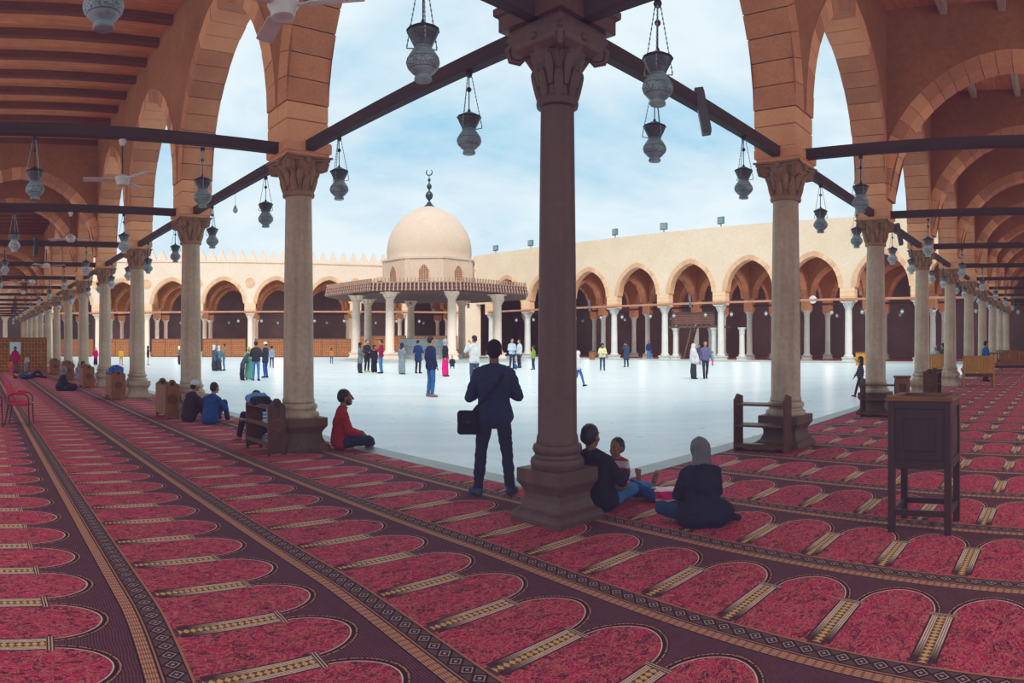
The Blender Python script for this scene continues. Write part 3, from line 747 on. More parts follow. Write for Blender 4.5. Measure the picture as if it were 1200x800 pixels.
for k in range(8):
    a = k*PI/4; d = Vector((math.cos(a), math.sin(a), 0)); r = 4.75*math.cos(PI/8)
    w = bpy.data.objects.new('drum_window', None); COL.objects.link(w); w.parent = pv; w.location = d*(r+.0) + Vector((0,0,7.55)); w.rotation_euler.z = a + PI/2
    ol = [(-.45, 0), (.45, 0), (.45, 1.05)] + [(.45-.45*t_, 1.05+.55*math.sin(t_*PI/2)) for t_ in (.25, .5, .75, 1)] + [(-.45+.45*t_, 1.05+.55*math.sin(t_*PI/2)) for t_ in (.75, .5, .25)] + [(-.45, 1.05)]
    MB().prism([(x*1.2, z*1.07-.06) for x, z in ol], -.05, .04).build('frame', M['ring'], w)
    MB().prism(ol, -.08, -.045).build('lattice', M['grid'], w)
    for sx in (-1.45, 1.45):
        MB().box(sx-.09, sx+.09, -.06, .05, -.5, 2.15).build('pilaster', M['dome'], w)
kp = [(0, 1.0), (.12, 1.015), (.25, 1.01), (.38, .975), (.5, .915), (.62, .82), (.73, .70), (.82, .565), (.89, .42), (.95, .26), (.985, .11), (1.0, 0)]
dp = [(4.18*r, 9.9 + 5.55*h_) for h_, r in kp]
MB().lathe([(4.2, 9.85)] + dp, 48).build('dome', M['dome'], pv, True)
fi = MB().lathe([(.62, 15.3), (.35, 15.6), (.12, 15.9), (.1, 16.0), (.32, 16.25), (.40, 16.5), (.32, 16.75), (.1, 16.95), (.08, 17.1), (.22, 17.25), (.27, 17.42), (.2, 17.6), (.07, 17.72), (.06, 17.85), (.15, 18.0), (.16, 18.1), (.05, 18.25), (.04, 18.5)], 14)
fi.tube([Vector((.3*math.sin(q), 0, 18.82-.3*math.cos(q))) for q in [PI*(.0+i/10*1.68)-PI*.84 for i in range(11)]], [.02, .05, .06, .07, .075, .08, .075, .07, .06, .05, .02], 7)
fi.build('finial', M['finial'], pv, True)
bs_ = bpy.data.objects.new('basin', None); COL.objects.link(bs_); bs_.parent = pv; bs_.location = (-.1, 0, .3)
octa_loft(MB(), [(2.9, 0), (2.9, 1.15), (3.0, 1.18), (3.0, 1.9), (2.85, 1.95)]).build('tank', M['basin'], bs_)
octa_loft(MB(), [(3.8, 0), (3.8, .35), (3.1, .35)]).build('bench_step', M['basin'], bs_)
for k in range(8):
    a = k*PI/4; d = Vector((math.cos(a), math.sin(a), 0)); MB().tube([d*2.75+Vector((0,0,.85)), d*3.0+Vector((0,0,.85)), d*3.05+Vector((0,0,.75))], .04, 6).build('tap', M['metal'], bs_)
for k, (a, rr) in enumerate(((.8, 4.0), (2.2, 4.3), (3.6, 4.0), (5.2, 4.2))):
    dup(tiny, tuple(PC + Vector((rr*math.cos(a), rr*math.sin(a), 5.15))), 0, 'white lamp hanging inside the domed pavilion, %s around the basin' % ORD[k+1])

# ------------------------------------------------------------------ wooden screens
def screen(p, q, h, lab, mat, group):
    p, q = Vector(p), Vector(q); L = (q-p).length
    t = thing('wooden_screen', lab, 'screen', p, math.atan2(q.y-p.y, q.x-p.x), group)
    m = max(2, int(round(L/2.2))); w = L/m
    MB().box(.05, L-.05, -.03, .03, .12, h-.05).build('lattice_panel', M[mat], t)
    fr = MB().box(0, L, -.05, .05, h-.1, h).box(0, L, -.05, .05, 0, .14).box(0, L, -.05, .05, h-.5, h-.44)
    for k in range(m+1): fr.box(max(0, w*k-.05), min(L, w*k+.05), -.055, .055, 0, h)
    fr.build('frame', M['oak' if mat == 'screen_light' else 'pavwood'], t)
    return t
for k in range(2, 9):
    a, b = frame_pt(tuple(FLs), rzl, PLp*k+.56, 0), frame_pt(tuple(FLs), rzl, PLp*(k+1)-.56, 0)
    screen(a, b, 2.35, 'brown turned-wood screen before the %s, %s bay from the far corner' % (CREN, ORD[k+1]), 'screen', 'screens along the crenellated facade')
struct(MB().box(-.8, PLp*2.0, .3, 1.6, 0, .62).build('trim_3', M['marble'], loc=tuple(FLs), rz=rzl))
for k in range(0, 2):
    a, b = frame_pt(tuple(FLs), rzl, PLp*k+.30, 1.1, .62), frame_pt(tuple(FLs), rzl, PLp*(k+1)-.02, 1.1, .62)
    screen(a, b, 2.1, 'brown turned-wood screen on a white step, %s bay from the far corner' % ORD[k+1], 'screen', 'screens along the crenellated facade')
ts = screen((-1.6, 41.8, .012), (4.15, 41.8, .012), 2.1, 'honey-coloured wooden screen closing off the fan aisle, with a white notice on it', 'screen_light', None)
a = at(18, 41.6)
t = thing('notice_board', 'white notice sheet fixed on the honey-coloured wooden screen', 'notice', (a.x, 41.72, 1.1))
MB().box(-.32, .32, -.012, .012, 0, .72).build('sheet', M['notice'], t); MB().box(-.36, .36, -.008, .02, -.04, .76).build('backing', M['metal'], t)
# ------------------------------------------------------------------ furniture
def rack(lab, loc, rz, L=.9, D=.34, H=.86, shelves=(.12, .46, .76), back=False, carved=True, group='wooden shoe racks', mat='furn'):
    """end panels stand across local x, boards run along x"""
    t = thing('shoe_rack', lab, 'rack', loc, rz, group)
    d = D/2
    for sx in (-1, 1):
        ol = [(-d, 0), (-d*.7, .0), (-d*.55, .05), (d*.55, .05), (d*.7, 0), (d, 0), (d, H*.9), (d*.82, H*.95), (d*.6, H*.96), (d*.42, H*1.02), (d*.2, H*1.06), (-d*.2, H*1.06), (-d*.42, H*1.02), (-d*.6, H*.96), (-d*.82, H*.95), (-d, H*.9)]
        x0 = sx*L/2
        e = MB().prism(ol, x0-.018, x0+.018, 'x').build('end_panel', M[mat], t, bevel=.004)
        if carved:
            MB().lathe([(.0, -.021), (.045, -.021), (.055, -.019), (.055, .019), (.045, .021), (0, .021)], 16).build('hand_hole', M['dark'], e, loc=(x0, 0, H*.95)).rotation_euler = (0, PI/2, 0)
            MB().lathe([(.06, -.024), (.09, -.028), (.12, -.022), (.12, .022), (.09, .028), (.06, .024)], 18).build('carved_rosette', M['furn_h'], e, loc=(x0, 0, H*.55)).rotation_euler = (0, PI/2, 0)
    for z in shelves: MB().box(-L/2+.016, L/2-.016, -d+.01, d-.01, z, z+.026).build('shelf', M['furn_h'], t, bevel=.004)
    for z in shelves: MB().box(-L/2+.016, L/2-.016, d-.03, d-.008, z+.026, z+.07).build('shelf_lip', M['furn'], t)
    if back: MB().box(-L/2+.016, L/2-.016, d-.012, d, .1, H*.9).build('back_panel', M['oak'], t)
    return t
# fan aisle: one beside every column
rack('dark walnut shoe rack with bags on top, beside the first column of the fan aisle', (4.52, 10.25, .012), PI/2, .9, .3, .84, (.14, .44, .72))
rack('dark walnut shoe rack beside the second fan-aisle column, next to two seated men', (4.42, 15.75, .012), PI/2, .85, .34, .86, (.1, .4, .72), True, mat='oak')
for n, lab in ((3, 'oak shoe rack by the third fan-aisle column, heaped with blue clothes'), (4, 'oak shoe rack by the fourth fan-aisle column, with a child behind it'),
               (5, 'oak shoe rack by the fifth fan-aisle column, with people sitting behind it'), (6, 'small oak shoe rack by the sixth fan-aisle column')):
    rack(lab, (4.3, LY[n]-.55, .012), PI/2, .9, .46, .86, (.1, .4, .8), True, mat='oak')
# bench aisle
t = thing('shoe_rack', 'open three-board shoe rack standing in front of the first bench-aisle column', 'rack', (10.2, 4.73, .012), PI/2+.12, 'wooden shoe racks')
for sx in (-.42, .42):
    MB().prism([(-.19,0),(.19,0),(.19,.84),(.05,.93),(-.19,.88)], sx-.018, sx+.018, 'x').build('end_panel', M['furn'], t, bevel=.004)
for z in (.06, .40, .74): MB().box(-.41, .41, -.18, .18, z, z+.035).build('shelf', M['furn_h'], t, bevel=.005)
MB().box(-.41,.41,.15,.18,.095,.13).build('shelf_lip', M['furn'], t)
dup(t, (15.95, 4.32, .012), PI/2, 'open shoe rack in front of the second bench-aisle column, beside a walking girl')
t = rack('walnut shoe rack by the third bench-aisle column with pink shoes on top', (21.55, 4.1, .012), 0, .75, .45, .9, (.1, .45, .8), True)
rk = thing('wooden_box', 'low light-brown wooden box between two shoe racks of the bench aisle', 'box', (19.3, 4.55, .012), .2)
MB().box(-.22,.22,-.22,.22,0,.78).build('body', M['oak'], rk, bevel=.01); MB().box(-.25,.25,-.25,.25,.78,.82).build('lid', M['furn_h'], rk, bevel=.006)
MB().box(-.225,-.215,-.12,.12,.2,.6).build('front_panel', M['furn'], rk)
def shoes(x, y, z, rz, lab, mat):
    t = thing('shoe_pair', lab, 'shoes', (x, y, z), rz)
    for s_ in (-1, 1):
        MB().ball((.0, .05*s_, .035), .04, 10, (2.4, 1, .85)).build('shoe_upper', mat, t, True); MB().ball((.0, .05*s_, .01), .042, 10, (2.5, 1.05, .25)).build('shoe_sole', M['dark'], t)
shoes(21.38, 4.16, .85, 1.2, 'pair of bright pink shoes on the rack by the third bench-aisle column', M['red'])
shoes(21.70, 4.08, .85, 1.7, 'pair of dark shoes on the rack by the third bench-aisle column', M['dark'])
# the dark cabinet on legs
t = thing('lectern_cabinet', 'dark panelled wooden cabinet on four tall legs standing on the carpet', 'cabinet', (6.49, 1.305, .012), 0)
a, b = .26, .265
for sx in (-1, 1):
    for sy in (-1, 1): MB().box(sx*a-.032, sx*a+.032, sy*b-.032, sy*b+.032, 0, 1.24).build('leg', M['darkbox'], t, bevel=.005)
for sx in (-1, 1):
    p = MB().box(sx*a-.012, sx*a+.012, -b, b, .64, 1.20).build('side_panel', M['darkbox'], t)
    for z_ in (.60, 1.15): MB().box(sx*(a+.018)-.014, sx*(a+.018)+.014, -b+.03, b-.03, z_, z_+.075).build('rail', M['darkbox'], p, bevel=.004)
    MB().box(sx*(a+.016)-.008, sx*(a+.016)+.008, -.15, .15, .76, 1.06).build('raised_field', M['darkbox'], p, bevel=.005)
for sy in (-1, 1):
    p = MB().box(-a, a, sy*b-.012, sy*b+.012, .64, 1.20).build('side_panel', M['darkbox'], t)
    for z_ in (.60, 1.15): MB().box(-a+.03, a-.03, sy*(b+.018)-.014, sy*(b+.018)+.014, z_, z_+.075).build('rail', M['darkbox'], p, bevel=.004)
    MB().box(-.15, .15, sy*(b+.016)-.008, sy*(b+.016)+.008, .76, 1.06).build('raised_field', M['darkbox'], p, bevel=.005)
MB().box(-a+.01, a-.01, -b+.01, b-.01, 1.17, 1.19).build('tray_floor', M['dark'], t)
MB().box(-a-.05, -a+.03, -b-.05, b+.05, 1.22, 1.26).box(a-.03, a+.05, -b-.05, b+.05, 1.22, 1.26).box(-a+.03, a-.03, -b-.05, -b+.03, 1.22, 1.26).box(-a+.03, a-.03, b-.03, b+.05, 1.22, 1.26).build('top_rim', M['rimwood'], t, bevel=.005)
for sx in (-1, 1): MB().box(sx*a-.02, sx*a+.02, -b+.03, b-.03, .16, .215).build('stretcher', M['darkbox'], t, bevel=.004)
for sy in (-1, 1): MB().box(-a+.03, a-.03, sy*b-.02, sy*b+.02, .16, .215).build('stretcher', M['darkbox'], t, bevel=.004)
# benches
def bench(lab, loc, rz, L=1.1, mat='bench', dark=False):
    """seen from behind: back towards local -y"""
    t = thing('slatted_bench', lab, 'bench', (loc[0], loc[1], .03), rz, 'slatted wooden benches')
    m = M[mat]; l = M['furn'] if not dark else M['darkbox']
    for sx in (-1, 1):
        MB().bar((sx*L/2, -.24, 0), (sx*L/2, -.27, .98), .06, .06, (0,1,0)).build('back_leg', m, t); MB().tube([(sx*L/2, .3, 0), (sx*L/2, .24, .2), (sx*L/2, .26, .42), (sx*L/2, .26, .62)], .03, 8).build('front_leg', l, t)
        MB().bar((sx*L/2, -.26, .64), (sx*L/2, .3, .64), .06, .04).build('armrest', m, t)
    for k in range(12): MB().box(-L/2+.08+k*(L-.16)/11-.035, -L/2+.08+k*(L-.16)/11+.035, -.275, -.25, .5, .92).build('back_slat', m, t)
    MB().box(-L/2, L/2, -.285, -.24, .9, .97).build('top_rail', m, t); MB().box(-L/2, L/2, -.285, -.24, .45, .52).build('lower_rail', m, t)
    for k in range(5): MB().box(-L/2, L/2, -.24+k*.11, -.16+k*.11, .40, .43).build('seat_slat', m, t)
    MB().box(-L/2, L/2, -.25, -.2, .3, .40).build('seat_apron', l, t)
    t.scale = (1.2, 1.2, 1.27)
    return t
pb = ground(1143, 453); bb = bearing(1143)
bench('honey-coloured slatted bench seen from behind, with a man in blue standing behind it', (pb.x+.1, pb.y-.12, .03), bb-PI/2+.05, 1.0)
pb2 = at(1098, 32.5)
bench('honey-coloured slatted bench half hidden behind the third and fourth bench-aisle columns', (pb2.x, pb2.y, .012), bearing(1098)-PI/2+.05, 1.0)
for i, (px, r_) in enumerate(((1183, 38), (1196, 44), (1176, 50))):
    p = at(px, r_); bench('brown slatted bench far down the %s, %s beyond the man in blue' % (BEN, ORD[i+1]), (p.x, p.y, .012), bearing(px)-PI/2+.1, 2.0, 'oak', True)
# red chairs
def chair(lab, loc, rz):
    t = thing('armchair', lab, 'chair', loc, rz, 'crimson metal chairs')
    for sx in (-1, 1):
        MB().tube([(sx*.25, .24, 0), (sx*.25, .22, .45), (sx*.26, .22, .60), (sx*.26, .15, .67), (sx*.26, -.1, .68), (sx*.25, -.22, .62), (sx*.24, -.2, .5)], .014, 8).build('arm_frame', M['dark'], t, True)
        MB().tube([(sx*.24, -.30, 0), (sx*.23, -.22, .45)], .014, 8).build('back_leg', M['dark'], t, True)
        MB().tube([(sx*.26, .14, .69), (sx*.26, -.1, .70)], .022, 8).build('arm_pad', M['red'], t, True)
    MB().box(-.24, .24, -.22, .25, .43, .49).build('seat', M['red'], t, True, bevel=.02)
    n = 8; vs = []; fs = []
    for i in range(n+1):
        x = -.24+.48*i/n; c = .06*(1-(x/.24)**2)
        for z, yy in ((.48, -.20), (.70, -.24), (.92, -.30)): vs += [(x, yy-c, z + (.05*(1-(x/.24)**2) if z > .9 else 0)), (x, yy-c+.03, z + (.05*(1-(x/.24)**2) if z > .9 else 0))]
    for i in range(n):
        a, b = i*6, i*6+6
        for k in (0, 2): fs += [(a+k, b+k, b+k+2, a+k+2), (a+k+1, a+k+3, b+k+3, b+k+1)]
        fs += [(a, a+1, b+1, b), (a+4, b+4, b+5, a+5)]
    fs += [(0, 2, 3, 1), (2, 4, 5, 3), (n*6, n*6+1, n*6+3, n*6+2), (n*6+2, n*6+3, n*6+5, n*6+4)]
    MB().add(vs, fs).build('backrest', M['red'], t, True)
p = at(24, 14.9); chair('crimson armchair with dark metal legs standing on the carpet of the fan aisle', (p.x, p.y, .012), -PI/2-.25)
p = at(-14, 14.6); chair('crimson chair beside the other crimson armchair, cut off by the picture edge', (p.x, p.y, .012), -PI/2+.3)
# oddments
p = ground(1009, 428); t = thing('wooden_crate', 'small honey-coloured wooden box beside a column of the floodlit far facade', 'box', (p.x, p.y, 0), 0)
MB().box(-.35,.35,-.35,.35,0,1.0).build('body', M['bench'], t, bevel=.02); MB().box(-.38,.38,-.38,.38,1.0,1.06).build('lid', M['oak'], t)
p = at(694, 73); t = thing('litter_bin', 'small brown bin by a column of the floodlit far facade', 'bin', (p.x, p.y, .02), 0)
MB().lathe([(.3,0),(.36,.8),(.38,.82)], 16).build('body', M['oak'], t, True); MB().lathe([(.4,.82),(.36,.95),(.1,1.0)], 16).build('lid', M['dark'], t, True)
def cloth_heap(lab, loc, sz, mat, seed, rz=0):
    rr = random.Random(seed); mb = MB()
    for k in range(5):
        x, y = rr.uniform(-.28,.28)*sz[0], rr.uniform(-.28,.28)*sz[1]
        mb.ball((x, y, sz[2]*rr.uniform(.3,.5)), 1, 10, (sz[0]*.34, sz[1]*.34, sz[2]*.34))
    mb.ball((0, 0, sz[2]*.22), 1, 12, (sz[0]*.5, sz[1]*.5, sz[2]*.24))
    for k in range(3):
        a = rr.uniform(0, 6); P = [Vector((math.cos(a)*sz[0]*.4, math.sin(a)*sz[1]*.4, sz[2]*.35)), Vector((math.cos(a+.4)*sz[0]*.53, math.sin(a+.4)*sz[1]*.53, sz[2]*.12)), Vector((math.cos(a+.7)*sz[0]*.55, math.sin(a+.7)*sz[1]*.55, -.06))]
        mb.tube(P, [.05, .045, .03], 8)
    me = remesh(mb, 'bundle', .014, mat, noise_amp=.022, noise_scale=11)
    o = link('clothes_bundle', me, None, loc, rz); return tag(o, lab, 'clothes')
# ------------------------------------------------------------------ people
TMP = bpy.data.scenes.new('workshop')
_work = bpy.data.objects.new('workpiece', bpy.data.meshes.new('workpiece')); TMP.collection.objects.link(_work)
_rm = _work.modifiers.new('r', 'REMESH'); _rm.mode = 'VOXEL'; _rm.adaptivity = 0
_sm = _work.modifiers.new('s', 'SMOOTH'); _sm.factor = .5
_trash = [_work.data]
def remesh(mb, name, vox, mat, noise_amp=0, noise_scale=8, smooth=4):
    me = bpy.data.meshes.new('tmp'); me.from_pydata(mb.v, [], mb.f)
    b = bmesh.new(); b.from_mesh(me); bmesh.ops.recalc_face_normals(b, faces=b.faces); b.to_mesh(me); b.free()
    ob = _work; ob.data = me; _trash.append(me)
    _rm.voxel_size = vox; _sm.iterations = smooth; _sm.show_viewport = _sm.show_render = smooth > 0
    TMP.view_layers[0].update(); dg = TMP.view_layers[0].depsgraph; ev = ob.evaluated_get(dg)
    out = bpy.data.meshes.new_from_object(ev, preserve_all_data_layers=False, depsgraph=dg); out.name = name
    if noise_amp:
        N_ = len(out.vertices); no = [0.0]*(3*N_); co = [0.0]*(3*N_); out.vertices.foreach_get('normal', no); out.vertices.foreach_get('co', co)
        for i in range(0, 3*N_, 3):
            p = Vector(co[i:i+3]); n = noise.noise(p*noise_scale) + .5*noise.noise(p*noise_scale*2.3 + Vector((3, 1, 7)))
            f = abs(noise.noise(Vector((p.x*noise_scale*.7, p.y*noise_scale*.7, p.z*noise_scale*1.8))))
            d = noise_amp*(n*.8 + (.3-f)*1.2)
            for j in range(3): co[i+j] += no[i+j]*d
        out.vertices.foreach_set('co', co)
    out.polygons.foreach_set('use_smooth', [True]*len(out.polygons))
    out.materials.clear(); out.materials.append(mat)
    return out
def V(*a): return Vector(a)
def caps(mb, p, q, r0, r1, seg=10, flat=None):
    """tapered capsule"""
    p, q = Vector(p), Vector(q); d = q-p
    if d.length < 1e-5: return mb.ball(p, r0, seg)
    d.normalize(); P, Rr = [], []
    for k in range(4):
        a = PI/2*(1-k/3.6); P.append(p - d*r0*math.sin(a)); Rr.append(r0*max(.06, math.cos(a)))
    P.append(p); Rr.append(r0); P.append(q); Rr.append(r1)
    for k in range(4):
        a = PI/2*((k+.6)/3.6); P.append(q + d*r1*math.sin(a)); Rr.append(r1*max(.06, math.cos(a)))
    return mb.tube(P, Rr, seg)
def stand():
    J = dict(pel=V(0,0,.94), wai=V(0,.0,1.08), che=V(0,0,1.28), nec=V(0,-.015,1.47), hea=V(0,.015,1.625), look=V(0,1,0))
    for s, k in ((1,'R'), (-1,'L')):
        J['sh'+k] = V(.178*s,-.01,1.375); J['el'+k] = V(.235*s,-.03,1.13); J['wr'+k] = V(.245*s,.05,.88)
        J['hi'+k] = V(.09*s,0,.92); J['kn'+k] = V(.105*s,.02,.50); J['an'+k] = V(.115*s,-.03,.075); J['to'+k] = V(.14*s,.12,.03)
    return J
def arms(J, kind):
    for s, k in ((1,'R'), (-1,'L')):
        sh = J['sh'+k]
        if kind == 'hold': J['el'+k] = sh + V(.10*s,.03,-.27); J['wr'+k] = V(.07*s, sh.y+.24, sh.z-.17)
        if kind == 'photo': J['el'+k] = sh + V(.06*s,.20,-.16); J['wr'+k] = V(.06*s, sh.y+.30, sh.z+.13)
        if kind == 'fold': J['el'+k] = sh + V(.07*s,.02,-.27); J['wr'+k] = V(-.02*s, sh.y+.22, sh.z-.30)
        if kind == 'point' and s > 0: J['el'+k] = sh + V(.1,.14,-.20); J['wr'+k] = sh + V(.05,.40,-.18)
        if kind == 'swing': J['el'+k] = sh + V(.06*s,-.08*s,-.26); J['wr'+k] = sh + V(.07*s,.10-.12*s,-.48)
    return J
def pose(name, arm=None):
    J = stand()
    if name == 'walk':
        J['knR'] = V(.10,.16,.52); J['anR'] = V(.10,.27,.09); J['toR'] = V(.11,.42,.07); J['knL'] = V(-.10,-.04,.50); J['anL'] = V(-.11,-.30,.13); J['toL'] = V(-.11,-.19,.03)
        for k in 'RL': pass
        arms(J, 'swing')
    elif name == 'wide':
        for s, k in ((1,'R'), (-1,'L')): J['kn'+k] = V(.145*s,.02,.5); J['an'+k] = V(.185*s,-.02,.075); J['to'+k] = V(.25*s,.12,.03)
    elif name == 'lean':
        for k in ('che','nec','hea','shR','shL','elR','elL','wrR','wrL','wai'):
            z = J[k].z-.94; J[k] = V(J[k].x, J[k].y + z*.42, .94 + z*.90)
        J['hea'] += V(0,.05,-.05)
    elif name in ('cross', 'knees', 'legs', 'side'):
        dz = V(0,0,-.81)
        for k in ('pel','wai','che','nec','hea','shR','shL'): J[k] = J[k] + dz
        bend = {'cross':.12, 'knees':.22, 'legs':-.22, 'side':.1}[name]
        for k in ('wai','che','nec','hea','shR','shL'): J[k] = J[k] + V(0, (J[k].z-.13)*bend*1.2, -abs(bend)*(J[k].z-.13)*.1)
        for s, k in ((1,'R'), (-1,'L')):
            J['hi'+k] = V(.09*s,.02,.12)
            if name == 'cross': J['kn'+k] = V(.32*s,.42,.18); J['an'+k] = V(-.08*s,.50+.05*s,.08); J['to'+k] = V(-.22*s,.53+.06*s,.06); J['el'+k] = J['sh'+k]+V(.09*s,.08,-.25); J['wr'+k] = V(.14*s,.34,.24)
            if name == 'knees': J['kn'+k] = V(.14*s,.36,.48); J['an'+k] = V(.12*s,.50,.07); J['to'+k] = V(.13*s,.65,.035); J['el'+k] = J['sh'+k]+V(.10*s,.14,-.20); J['wr'+k] = V(.08*s,.47,.40)
            if name == 'legs': J['kn'+k] = V(.12*s,.52,.17); J['an'+k] = V(.09*s,.98,.08); J['to'+k] = V(.12*s,1.01,.23); J['el'+k] = J['sh'+k]+V(.09*s,.13,-.22); J['wr'+k] = J['sh'+k]+V(.0*s,.36,-.18)
            if name == 'side': J['kn'+k] = V(.20*s-.14,.38,.13); J['an'+k] = V(.20+.06*s,.06,.08); J['to'+k] = V(.36+.06*s,-.02,.05); J['el'+k] = J['sh'+k]+V(.06*s,.10,-.24); J['wr'+k] = V(.12*s,.32,.26)
    elif name == 'bench':
        for k in ('pel','wai','che','nec','hea','shR','shL','elR','elL'): J[k] = J[k] + V(0,0,-.40)
        for s, k in ((1,'R'), (-1,'L')): J['hi'+k] = V(.09*s,.02,.52); J['kn'+k] = V(.12*s,.44,.53); J['an'+k] = V(.12*s,.46,.08); J['to'+k] = V(.13*s,.61,.03); J['wr'+k] = V(.11*s,.32,.62); J['el'+k] = J['sh'+k]+V(.07*s,.05,-.27)
    elif name == 'lie':
        J.update(pel=V(0,0,.13), wai=V(0,-.14,.13), che=V(0,-.36,.14), nec=V(0,-.54,.14), hea=V(0,-.70,.15), look=V(0,.05,1))
        for s, k in ((1,'R'), (-1,'L')):
            J['sh'+k] = V(.185*s,-.48,.13); J['el'+k] = V(.26*s,-.22,.09); J['wr'+k] = V(.12*s,-.05,.22); J['hi'+k] = V(.09*s,.03,.12)
            J['kn'+k] = V(.11*s,.44,.14 if s > 0 else .38); J['an'+k] = V(.12*s,.88 if s > 0 else .70,.08); J['to'+k] = V(.14*s,.93,.22) if s > 0 else V(-.14,.84,.04)
    elif name == 'crouch':
        for k in ('pel','wai','che','nec','hea','shR','shL'): J[k] = J[k] + V(0,0,-.62)
        for s, k in ((1,'R'), (-1,'L')): J['hi'+k] = V(.1*s,0,.30); J['kn'+k] = V(.17*s,.34,.46); J['an'+k] = V(.14*s,.06,.08); J['to'+k] = V(.17*s,.2,.03); J['el'+k] = J['sh'+k]+V(.07*s,.12,-.22); J['wr'+k] = V(.1*s,.45,.42)
    if arm: arms(J, arm)
    return J
def hand(mb, wr, el, side, curl, big=1.0):
    """palm with four unequal bent fingers and a thumb from the side of the palm"""
    d = (wr-el).normalized(); up = Vector((0,0,1)); sd = d.cross(up)
    sd = sd.normalized() if sd.length > .2 else Vector((1,0,0)); nrm = sd.cross(d).normalized()
    b = big; c0 = wr + d*.02*b; c1 = wr + d*.075*b
    for k in (-.026, -.009, .009, .026): caps(mb, c0+sd*k*.75*b, c1+sd*k*b, .014*b, .012*b, 7)
    for k, L in ((-.027,.058),(-.009,.07),(.009,.075),(.027,.065)):
        p = c1 + sd*k*b; dd = d; 
        for j in range(3):
            dd = (dd*math.cos(curl) - nrm*math.sin(curl)).normalized(); q = p + dd*L*b*(.45,.32,.23)[j]*1.1
            caps(mb, p, q, .0092*b, .0082*b, 7); p = q
    t0 = c0 + sd*(-side)*.026*b*1.0; dd = (d*.7 - sd*side*.65 - nrm*.25).normalized(); q = t0 + dd*.045*b
    caps(mb, t0, q, .0125*b, .0105*b, 7); caps(mb, q, q + (dd*.6+d*.5-nrm*.3).normalized()*.032*b, .0105*b, .0085*b, 7)
SK = (176, 120, 88); SKD = (128, 84, 62); SKL = (206, 156, 124)
_sk = {}
def skin(c):
    if c not in _sk: _sk[c] = plain('skin_%d' % len(_sk), c, .55, .12, 14)
    return _sk[c]
HAIR = plain('black_hair', (26, 22, 24), .5, .2, 60); HAIRB = plain('brown_hair', (60, 42, 34), .5, .2, 60)
FEM = ('person',)
